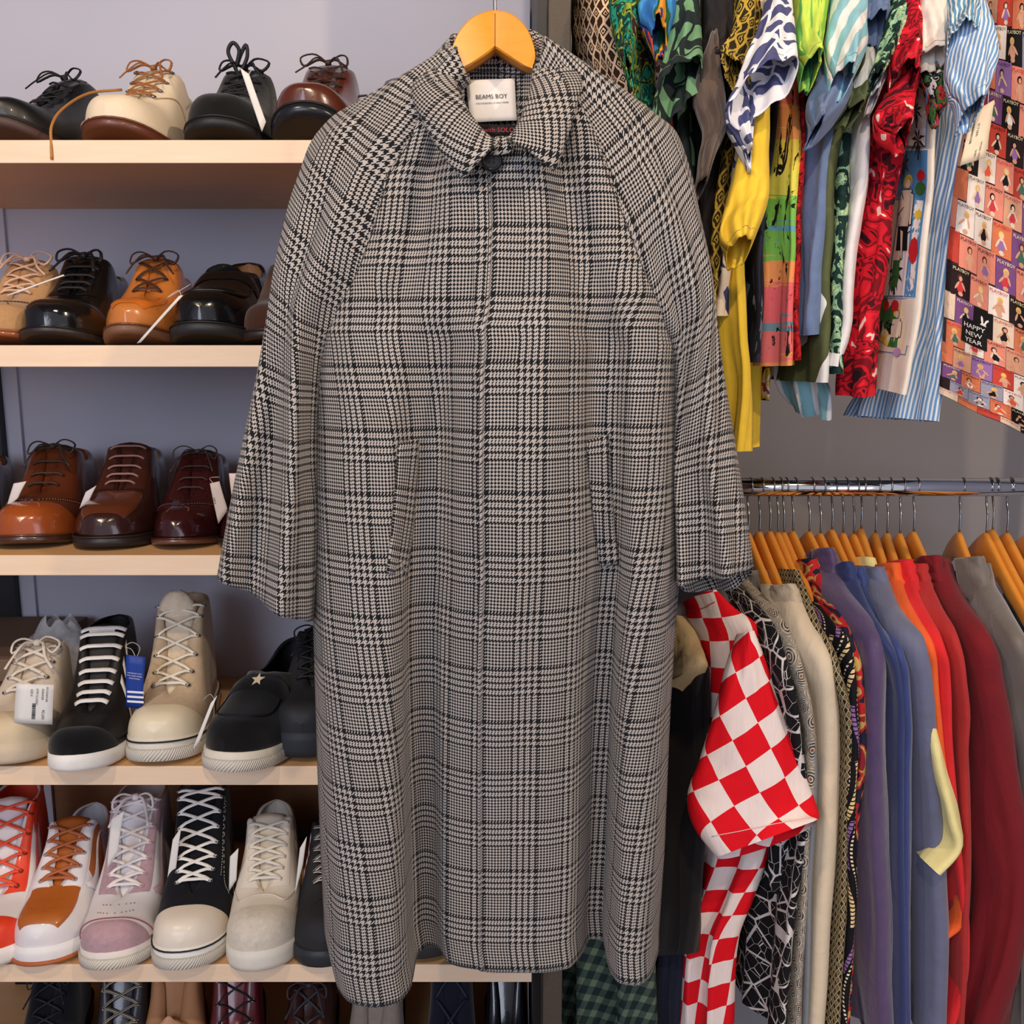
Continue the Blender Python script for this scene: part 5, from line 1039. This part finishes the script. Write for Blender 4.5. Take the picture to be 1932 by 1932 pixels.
upper('red, black and cream abstract print shirt with two stacked sleeve folds', RD, [(1720, 60), (1702, 200), (1690, 320), (1668, 430), (1652, 540), (1640, 640), (1627, 750)],
      [([(1704, -60), (1690, 50), (1682, 100), (1682, 148)], [(1736, -60), (1738, 40), (1736, 100), (1732, 138)], (1.27, 1.22), .045),
       ([(1694, 150), (1668, 186), (1648, 228), (1690, 256)], [(1732, 150), (1724, 190), (1720, 226), (1712, 258)], (1.26, 1.21), .04)], L=[(1640, 60, 1.38), (1636, 200, 1.38), (1630, 320, 1.38), (1612, 430, 1.37), (1596, 540, 1.37), (1590, 640, 1.37), (1592, 740, 1.37)])
CW = fabric(232, 224, 212)
cr_, csf = upper('white comic strip shirt with palms, blond figures and blue panels', CW, [(1770, 60), (1764, 180), (1762, 300), (1752, 400), (1738, 550), (1726, 650), (1706, 745)],
      [([(1738, -60), (1736, 40), (1736, 102)], [(1776, -60), (1786, 40), (1790, 100)], (1.25, 1.23), .03),
       ([(1738, 100), (1740, 150), (1766, 212)], [(1788, 100), (1778, 150), (1774, 214)], (1.27, 1.24), .025, blotch(((220, 216, 210), (40, 36, 40), (70, 120, 60), (200, 60, 60), (120, 150, 200)), 34, 1, 1, (20, 20, 20)))], L=[(1690, 60, 1.42), (1690, 180, 1.42), (1688, 300, 1.42), (1670, 400, 1.42), (1652, 550, 1.42), (1640, 640, 1.42), (1626, 722, 1.42)], folds=((.002, 1.5, .1, .3, .0),), th=.02)
BS = stripes((112, 156, 206), (226, 232, 236), .0062, .45); BS2 = stripes((112, 156, 206), (226, 232, 236), .0062, .45, .35)
upper('blue and white pinstriped shirt with a rolled sleeve and curved hem', BS, [(1822, 60), (1816, 200), (1812, 250), (1800, 350), (1786, 450), (1778, 600), (1780, 700), (1774, 796)],
      [([(1788, -60), (1788, 30), (1790, 76)], [(1836, -60), (1848, 20), (1842, 66)], (1.25, 1.20), .04, stripes((96, 150, 190), (236, 236, 226), .0062, .4)),
       ([(1792, 60), (1784, 110), (1786, 160), (1818, 212)], [(1852, -20), (1874, 60), (1880, 120), (1846, 212)], (1.24, 1.18), .05, BS2)],
      L=[(1770, 60, 1.40), (1770, 200, 1.40), (1768, 250, 1.40), (1756, 350, 1.40), (1736, 450, 1.42), (1700, 620, 1.44), (1620, 740, 1.46), (1592, 784, 1.46)], Y=(1.37, 1.33), folds=((.006, 2.6, .1, .5, .1), (.004, 6.1, .5, -.6, .2)))
CB = [(40, 26, 28), (212, 120, 84), (224, 200, 176), (120, 76, 130), (196, 70, 56), (236, 224, 214), (150, 150, 170), (226, 140, 120)]
mr, msf = upper('shirt covered in small magazine covers with PLAYBOY lettering at the right edge', fabric(70, 44, 50), [(1990, -40), (1990, 200), (1990, 400), (1990, 600), (1990, 740), (1990, 842)], L=[(1852, -40, 1.34), (1838, 100, 1.34), (1815, 250, 1.34), (1796, 400, 1.33), (1785, 560, 1.33), (1776, 680, 1.33), (1772, 742, 1.33)], Y=(1.27, 1.25), folds=((.006, 2.0, .1, .5, .1),), th=.03, deep=.1)
mr['label'] = 'shirt covered in small magazine covers hanging at the right edge'
# ---------------------------------------------------------------- printed figures, laid on the cloth
def flat(name, surf, W, H, items, pal, parent, base=.0010, s0=0, k0=0):
    """items: (polygon in metres from the upper left of the panel, palette index, layer)"""
    mb = MB()
    for poly, ci, lay in items:
        bm = bmesh.new(); vs = [bm.verts.new((x, y, 0)) for x, y in poly]
        try: bm.faces.new(vs)
        except Exception: bm.free(); continue
        bmesh.ops.triangulate(bm, faces=bm.faces)
        for _ in range(5):
            le = [e for e in bm.edges if e.calc_length() > .012]
            if not le: break
            bmesh.ops.subdivide_edges(bm, edges=le, cuts=1); bmesh.ops.triangulate(bm, faces=bm.faces)
        V = [surf(min(1, max(0, s0+v.co.x/W)), min(1, max(0, k0+v.co.y/H)), base+lay*.00025) for v in bm.verts]
        bm.verts.index_update(); mb.add(V, [tuple(v.index for v in f.verts) for f in bm.faces], None, ci); bm.free()
    return mb.build(name, [plain(*c, .8, .2, nz=0) for c in pal], parent, smooth=False)
def ell(cx, cy, rx, ry, n=12, a=0): return [(cx+rx*cos(t*2*pi/n)*cos(a)-ry*sin(t*2*pi/n)*sin(a), cy+rx*cos(t*2*pi/n)*sin(a)+ry*sin(t*2*pi/n)*cos(a)) for t in range(n)]
def rect(x, y, w_, h): return [(x, y), (x+w_, y), (x+w_, y+h), (x, y+h)]
MW, MH = .165, .80; rn = random.Random(5); items = []; txt = []
pal = CB+[(214, 160, 130), (230, 190, 100), (90, 50, 34), (24, 20, 22), (236, 196, 90), (206, 60, 70), (240, 236, 230), (226, 90, 60), (150, 110, 170), (70, 110, 90)]
K = .84; cw, ch_ = .036*K, .050*K; row = 0; y = .10
while y < MH:
    off = (row % 2)*.012+rn.uniform(0, .006); x = -.012+off-.004*row*.3
    while x < MW:
        w_ = cw-.0006; x0_, x1_ = max(0.001, x), min(MW-.001, x+w_)
        if x1_-x0_ > .006:
            bgc = rn.choice([0, 1, 1, 2, 3, 5, 5, 6, 7, 7, 4, 11, 16, 8]); yy = y+(x/cw)*.003; h = min(ch_-.0006, MH-.002-yy)
            if h > .01:
                items.append(([(x0_, yy), (x1_, yy), (x1_, yy+h), (x0_, yy+h)], bgc, 0))
                full = x0_ == x and x1_ == x+w_ and h > .045*K
                n0 = len(items)
                if full:
                    cx_ = x+w_/2+rn.uniform(-.003, .003); bun = rn.random() < .08
                    if bun:
                        items[n0-1] = (items[n0-1][0], 11, 0); c_ = 12 if rn.random() < .6 else 14
                        items += [(ell(cx_, yy+.031, .0058, .0066), c_, 2), (ell(cx_-.0022, yy+.019, .0021, .0078, 10, -.12), c_, 2), ([(cx_+.001, yy+.026), (cx_+.0045, yy+.018), (cx_+.0085, yy+.0145), (cx_+.0098, yy+.0175), (cx_+.0065, yy+.021), (cx_+.004, yy+.027)], c_, 2), ([(cx_-.004, yy+.0385), (cx_, yy+.0405), (cx_+.004, yy+.0385), (cx_+.004, yy+.0435), (cx_, yy+.0415), (cx_-.004, yy+.0435)], c_, 3)]
                    else:
                        sk = rn.choice([8, 8, 2]); hr = rn.choice([9, 10, 11, 12]); cl_ = rn.choice([13, 14, 11, 16, 17, 15, 8]); lean = rn.uniform(-.3, .3)
                        hx, hy = cx_+lean*.01, yy+.018
                        items += [(ell(hx, hy, .0050, .0060), hr, 1), (ell(cx_, yy+.033, .0062, .0105, 12, lean), cl_, 1), (ell(hx+.0006, hy+.001, .0031, .0040), sk, 2),
                                  (ell(cx_-.006, yy+.031, .0020, .0085, 8, .5+lean), sk, 2), (ell(cx_+.0065, yy+.030, .0020, .0080, 8, -.5+lean), sk, 2), (ell(cx_+.001, yy+.044, .0048, .0040, 8), sk, 2)]
                        if rn.random() < .35: items.append((ell(cx_, yy+.024, .0035, .0030, 8), sk, 3))
                for z_ in range(n0, len(items)):
                    pz, cz_, lz = items[z_]; items[z_] = ([(x+w_/2+(px_-x-w_/2)*K, yy+(py_-yy)*K) for px_, py_ in pz], cz_, lz)
                txt.append((x+w_/2, yy+.0046, w_, bgc, x0_, x1_))
        x += cw
    y += ch_; row += 1
flat('printed_covers', msf, MW, MH, items, pal, mr)
TC = [plain(*c, .8, .2, nz=0) for c in ((236, 226, 180), (40, 24, 28), (206, 50, 60))]
for q, (tx, ty, tw, bgc, xa, xb) in enumerate(txt):
    if xb-xa < .028: continue
    V, Fs = text_geo('PLAYBOY', .0062, 1.0)
    MB().add([msf(min(1, max(0, (tx+v.x)/MW)), min(1, (ty-v.y)/MH), .0022) for v in V], Fs).build('cover_title', TC[0 if bgc in (0, 3, 11) else (1 if q % 3 else 2)], mr, smooth=False)
mb = MB()
for q, s_ in enumerate(('HAPPY', 'NEW', 'YEAR')):
    V, Fs = text_geo(s_, .011); mb.add([msf(min(1, max(0, (.050+v.x)/MW)), (.600+q*.012-v.y)/MH, .0030) for v in V], Fs)
items = [([(.030, .588), (.070, .592), (.070, .634), (.030, .630)], 0, 5)]
flat('printed_cover', msf, MW, MH, items, [(24, 20, 22)], mr); mb.build('cover_title', plain(240, 236, 230, .8, .2, nz=0), mr, smooth=False)
# comic strip shirt
CWd, CHt = .17, .78
cp = [(232, 226, 216), (88, 150, 206), (26, 24, 28), (190, 150, 206), (64, 44, 40), (236, 206, 70), (60, 116, 56), (236, 220, 196), (206, 40, 48), (250, 248, 244), (150, 110, 190)]
it = []
for (x, y, a, b, c_) in ((.09, .16, .07, .12, 7), (.02, .235, .14, .075, 9), (.02, .318, .14, .10, 1), (.02, .425, .06, .14, 7), (.085, .425, .075, .14, 9), (.02, .572, .14, .12, 7), (.135, .318, .03, .25, 1), (.14, .572, .025, .10, 0)):
    it.append((rect(x-.0015, y-.0015, a+.003, b+.003), 1 if c_ in (7, 9) else 9, 0)); it.append((rect(x, y, a, b), c_, 1))
def palm(x, y, r, c_=4, lay=2):
    for q in range(8):
        a = q*pi/4+.3; it.append(([(x, y), (x+r*.5*cos(a-.25), y+r*.5*sin(a-.25)), (x+r*cos(a), y+r*sin(a)+r*.2), (x+r*.5*cos(a+.25), y+r*.5*sin(a+.25))], c_, lay))
    it.append(([(x-.002, y), (x+.002, y), (x+.006, y+r*1.3), (x, y+r*1.3)], c_, lay))
palm(.075, .345, .034); palm(.12, .20, .030); palm(.10, .53, .026, 2)
def person_(x, y, s_, hair=5, pants=2):
    sk = 7
    it.append((ell(x, y, .013*s_, .015*s_), hair, 3)); it.append((ell(x+.002*s_, y+.004*s_, .0085*s_, .011*s_), 2, 4)); it.append((ell(x+.002*s_, y+.004*s_, .0076*s_, .010*s_), sk, 5))
    body = [(x-.012*s_, y+.018*s_), (x+.014*s_, y+.016*s_), (x+.020*s_, y+.045*s_), (x+.014*s_, y+.075*s_), (x-.010*s_, y+.075*s_), (x-.014*s_, y+.045*s_)]
    it.append(([(x+(a-x)*1.1, b+(b-y-.045*s_)*.04) for a, b in body], 2, 3)); it.append((body, sk, 4))
    it.append(([(x+.012*s_, y+.02*s_), (x+.022*s_, y+.024*s_), (x+.024*s_, y+.07*s_), (x+.018*s_, y+.072*s_)], 2, 5)); it.append(([(x+.013*s_, y+.022*s_), (x+.021*s_, y+.025*s_), (x+.0225*s_, y+.069*s_), (x+.019*s_, y+.070*s_)], sk, 6))
    it.append(([(x-.011*s_, y+.072*s_), (x+.015*s_, y+.072*s_), (x+.018*s_, y+.10*s_), (x-.014*s_, y+.10*s_)], pants, 5))
person_(.112, .385, 1.15); person_(.100, .455, .8, 4, 6); person_(.118, .60, .8, 5, 6); palm(.135, .30, .028, 4); palm(.128, .25, .022, 4); 
it += [(ell(.098, .61, .020, .034, 12, .5), 6, 3), (ell(.110, .585, .012, .012), 8, 4), (ell(.108, .665, .020, .014, 10), 5, 4), (ell(.112, .662, .012, .009, 10), 7, 5), (ell(.098, .640, .014, .026, 12, -.4), 2, 3), (ell(.135, .69, .012, .010), 3, 3), (ell(.10, .54, .012, .02, 10, .5), 6, 3), (ell(.105, .175, .022, .010, 10, .6), 10, 3), (ell(.12, .19, .012, .022, 10, -.3), 10, 3), (ell(.125, .20, .006, .010), 5, 4), (ell(.06, .60, .024, .034, 12, .5), 6, 3), (ell(.075, .585, .014, .012), 8, 4), (ell(.085, .655, .020, .016, 10), 5, 4), (ell(.088, .650, .012, .010, 10), 7, 5), (ell(.05, .635, .018, .030, 12, -.4), 2, 3), (ell(.045, .660, .009, .009), 7, 5),
       (ell(.15, .37, .012, .014, 8), 8, 3), (ell(.15, .40, .014, .016, 8), 6, 3), (ell(.152, .45, .010, .008, 8), 5, 3), (ell(.15, .50, .013, .018, 8), 8, 4)]
for q in range(16):
    x, y = rn.uniform(.03, .15), rn.uniform(.2, .69); a = rn.uniform(0, 3); it.append((ell(x, y, .010, .0009, 8, a), 2, 6))
flat('printed_figures', csf, CWd, CHt, it, cp, cr_)
# ---------------------------------------------------------------- paper tags
def ptag(label, quad, Y, mat=PAPER, lines=None, size=.006, name='price_tag', string=None, rot=False, cat='tag', bar=None, col=None):
    Q = [at(q[0], q[1], q[2] if len(q) > 2 else Y) for q in quad]; c = sum(Q, Vector())/4; root = empty(name, Q[0].lerp(Q[1], .5), label, cat, 0, 'paper tags on shoes and shirts')
    a, b, c2, d = Q; R = [[a.lerp(b, j/4).lerp(d.lerp(c2, j/4), i/6)+Vector((0, -.001*sin(i*.5), 0)) for j in range(5)] for i in range(7)]
    o = MB().grid(R).build('card', mat, root); solid(o, .0006, 0)
    ex, ey = (b-a).normalized(), (a-d).normalized()
    if rot: ex, ey = (d-a).normalized(), (b-a).normalized()
    fn = plane_fn(c, ex, ey, .0022)
    if lines: letters(lines, size, fn, 'lettering', col or INK, root)
    if bar:
        mb = MB(); r2 = random.Random(3); x = bar[0]
        while x < bar[1]:
            w_ = r2.choice((.0004, .0008, .0012)); mb.add([fn(x, bar[2]), fn(x+w_, bar[2]), fn(x+w_, bar[3]), fn(x, bar[3])], [(0, 1, 2, 3)]); x += w_+r2.choice((.0004, .0008))
        mb.build('barcode', INK, root, smooth=False)
    if string: MB().tube(crv([at(*p) for p in string], 20), .0004, 6).build('string', plain(236, 236, 236, .3, nz=0), root)
    return root
ptag('white price tag with barcode and ¥2,200, tied to the off-white canvas sneaker', [(31, 1290), (102, 1292), (99, 1367), (27, 1364)], 1.30, lines=[('MOONSTAR', -.016, .018, .8), ('SNEAKER', -.016, .012, .8), ('GYM CLASSIC', -.012, .004, .8), ('SIZE 8', -.018, -.004, .8), ('¥2,200', .015, .014, 1)], size=.0052, rot=True, bar=(-.002, .022, -.002, .003), string=[(66, 1292, 1.30), (72, 1275, 1.33), (84, 1262, 1.38)])
ptag('blue card tag with white text and three stripes hanging from the black striped sneaker', [(238, 1235), (275, 1240), (268, 1338), (238, 1334)], 1.34, plain(28, 62, 150, .5), lines=[('THE BRAND WITH', 0, .014, .62), ('THE THREE STRIPES', 0, .010, .62), ('SPORTSWEAR', 0, .006, .62)], size=.0042, name='hang_tag', col=plain(236, 236, 240, nz=0), string=[(256, 1240, 1.34), (248, 1225, 1.35), (236, 1220, 1.37), (250, 1212, 1.38), (264, 1222, 1.36), (258, 1240, 1.34)])
tr_ = bpy.data.objects['hang_tag']
MB().add([at(x, y, 1.3375) for k in range(3) for x, y in ((240, 1303+k*9), (271, 1305+k*9), (271, 1309+k*9), (240, 1307+k*9))], [tuple(range(i*4, i*4+4)) for i in range(3)]).build('tag_stripes', plain(236, 236, 240, nz=0), tr_, smooth=False)
ptag('white tag leaning against the toe of the star loafer', [(398, 1326), (410, 1312), (376, 1400), (362, 1418)], 1.27, string=[(404, 1318, 1.27), (396, 1310, 1.30), (384, 1320, 1.33)])
ptag('tall white tag on the black nubuck derby of the topmost shelf', [(453, 128), (470, 140), (502, 230), (494, 249)], 1.335, lines=[('SUEDE DERBY', 0, .006, .6)] and None, string=[(470, 140, 1.335), (474, 132, 1.37), (462, 146, 1.42)])
ptag('thin white tag seen edge-on beside the loafer of the second shelf', [(338, 558), (346, 557), (266, 646), (258, 648)], 1.30, string=[(342, 558, 1.30), (336, 548, 1.32), (316, 562, 1.33), (360, 536, 1.37)])
ptag('narrow white tag lying across the tan suede brogue', [(14, 556), (120, 518), (122, 520), (16, 559)], 1.33)
ptag('beige tag hanging beside the burgundy oxford on the third shelf', [(396, 912), (414, 908), (430, 962), (412, 988)], 1.335, plain(206, 190, 180, .8), string=[(404, 914, 1.335), (396, 902, 1.37), (414, 900, 1.38)], lines=[('SIZE 8', 0, -.006, .7)], size=.005, rot=True)
ptag('pale card between the two brown shoes of the third shelf', [(162, 928), (182, 916), (168, 946), (150, 960)], 1.38, plain(214, 206, 204, .8))
ptag('pale card beside the wingtip brogue of the third shelf', [(26, 912), (50, 908), (34, 940), (12, 960)], 1.38, plain(214, 206, 204, .8))
ptag('pale pink card at the coat sleeve edge on the third shelf', [(432, 893), (452, 893), (452, 940), (438, 940)], 1.40, plain(232, 210, 202, .8))
ptag('white tag between mauve high-top and caramel sneaker', [(210, 1546), (234, 1530), (222, 1610), (202, 1640)], 1.36)
ptag('white tag between the mauve and the black canvas high-tops', [(326, 1584), (342, 1560), (332, 1640), (314, 1672)], 1.38)
ptag('white tag wedged left of the cream trainer', [(434, 1616), (450, 1600), (446, 1660), (432, 1682)], 1.37)
ptag('white tag beside the black trainer with woven stripes', [(566, 1600), (579, 1578), (572, 1630), (556, 1690)], 1.30)
ptag('cream price tag hanging on the magazine cover shirt', [(1832, 215), (1876, 188), (1858, 298), (1811, 313)], 1.20, plain(236, 216, 186, .8), lines=[('WORK WEAR', .024, .008, .7), ('SHIRT', .024, .002, .7), ('¥17,000', -.006, -.002, .9)], size=.0052, rot=True, bar=(-.030, .006, -.011, -.008), string=[(1856, 200, 1.20), (1852, 160, 1.20), (1866, 140, 1.2), (1864, 196, 1.20)])
# plastic bag, box
bx = empty('shoe_box', at(0, 1300, 1.5), 'brown cardboard shoe box at the left end of the fourth shelf', 'box')
za = TOPS[3]; xr = xat(47, 1.45, za+.15); bevel(MB().box((xr-.2, 1.42, za), (xr, 1.66, za+.120)).build('box_body', plain(74, 58, 46, .8), bx, False), .002); bevel(MB().box((xr-.204, 1.415, za+.088), (xr+.003, 1.665, za+.124)).build('lid', plain(110, 90, 72, .8), bx, False), .002)
q = G('crinkled_film'); film = q.out((.95, .96, .98), .2, q.noise(q.ob(), 30, 2, .5, .5), .5, .008, .6, trans=.0, alpha=q.m('MULTIPLY_ADD', q.noise(q.ob(), 30, 3, .7, 1), .5, .12))
R = []; cb = at(118, 1250, 1.50)
for i in range(17):
    t = i/16; r = .056*(sin(pi*(.12+.80*t))**.7); 
    R.append([cb+Vector((r*cos(a_)*(1+.25*noise.noise(Vector((cos(a_)*2, sin(a_)*2, t*4)))), r*.8*sin(a_)*(1+.25*noise.noise(Vector((cos(a_)*2+5, sin(a_)*2, t*4)))), -.052+.125*t+.02*noise.noise(Vector((a_*1.5, t*3, 8))))) for a_ in [2*pi*j/36 for j in range(36)]])
tag(MB().grid(R, cu=True).build('plastic_bag', film), 'crumpled clear plastic bag stuffed in the off-white canvas sneaker', 'bag')
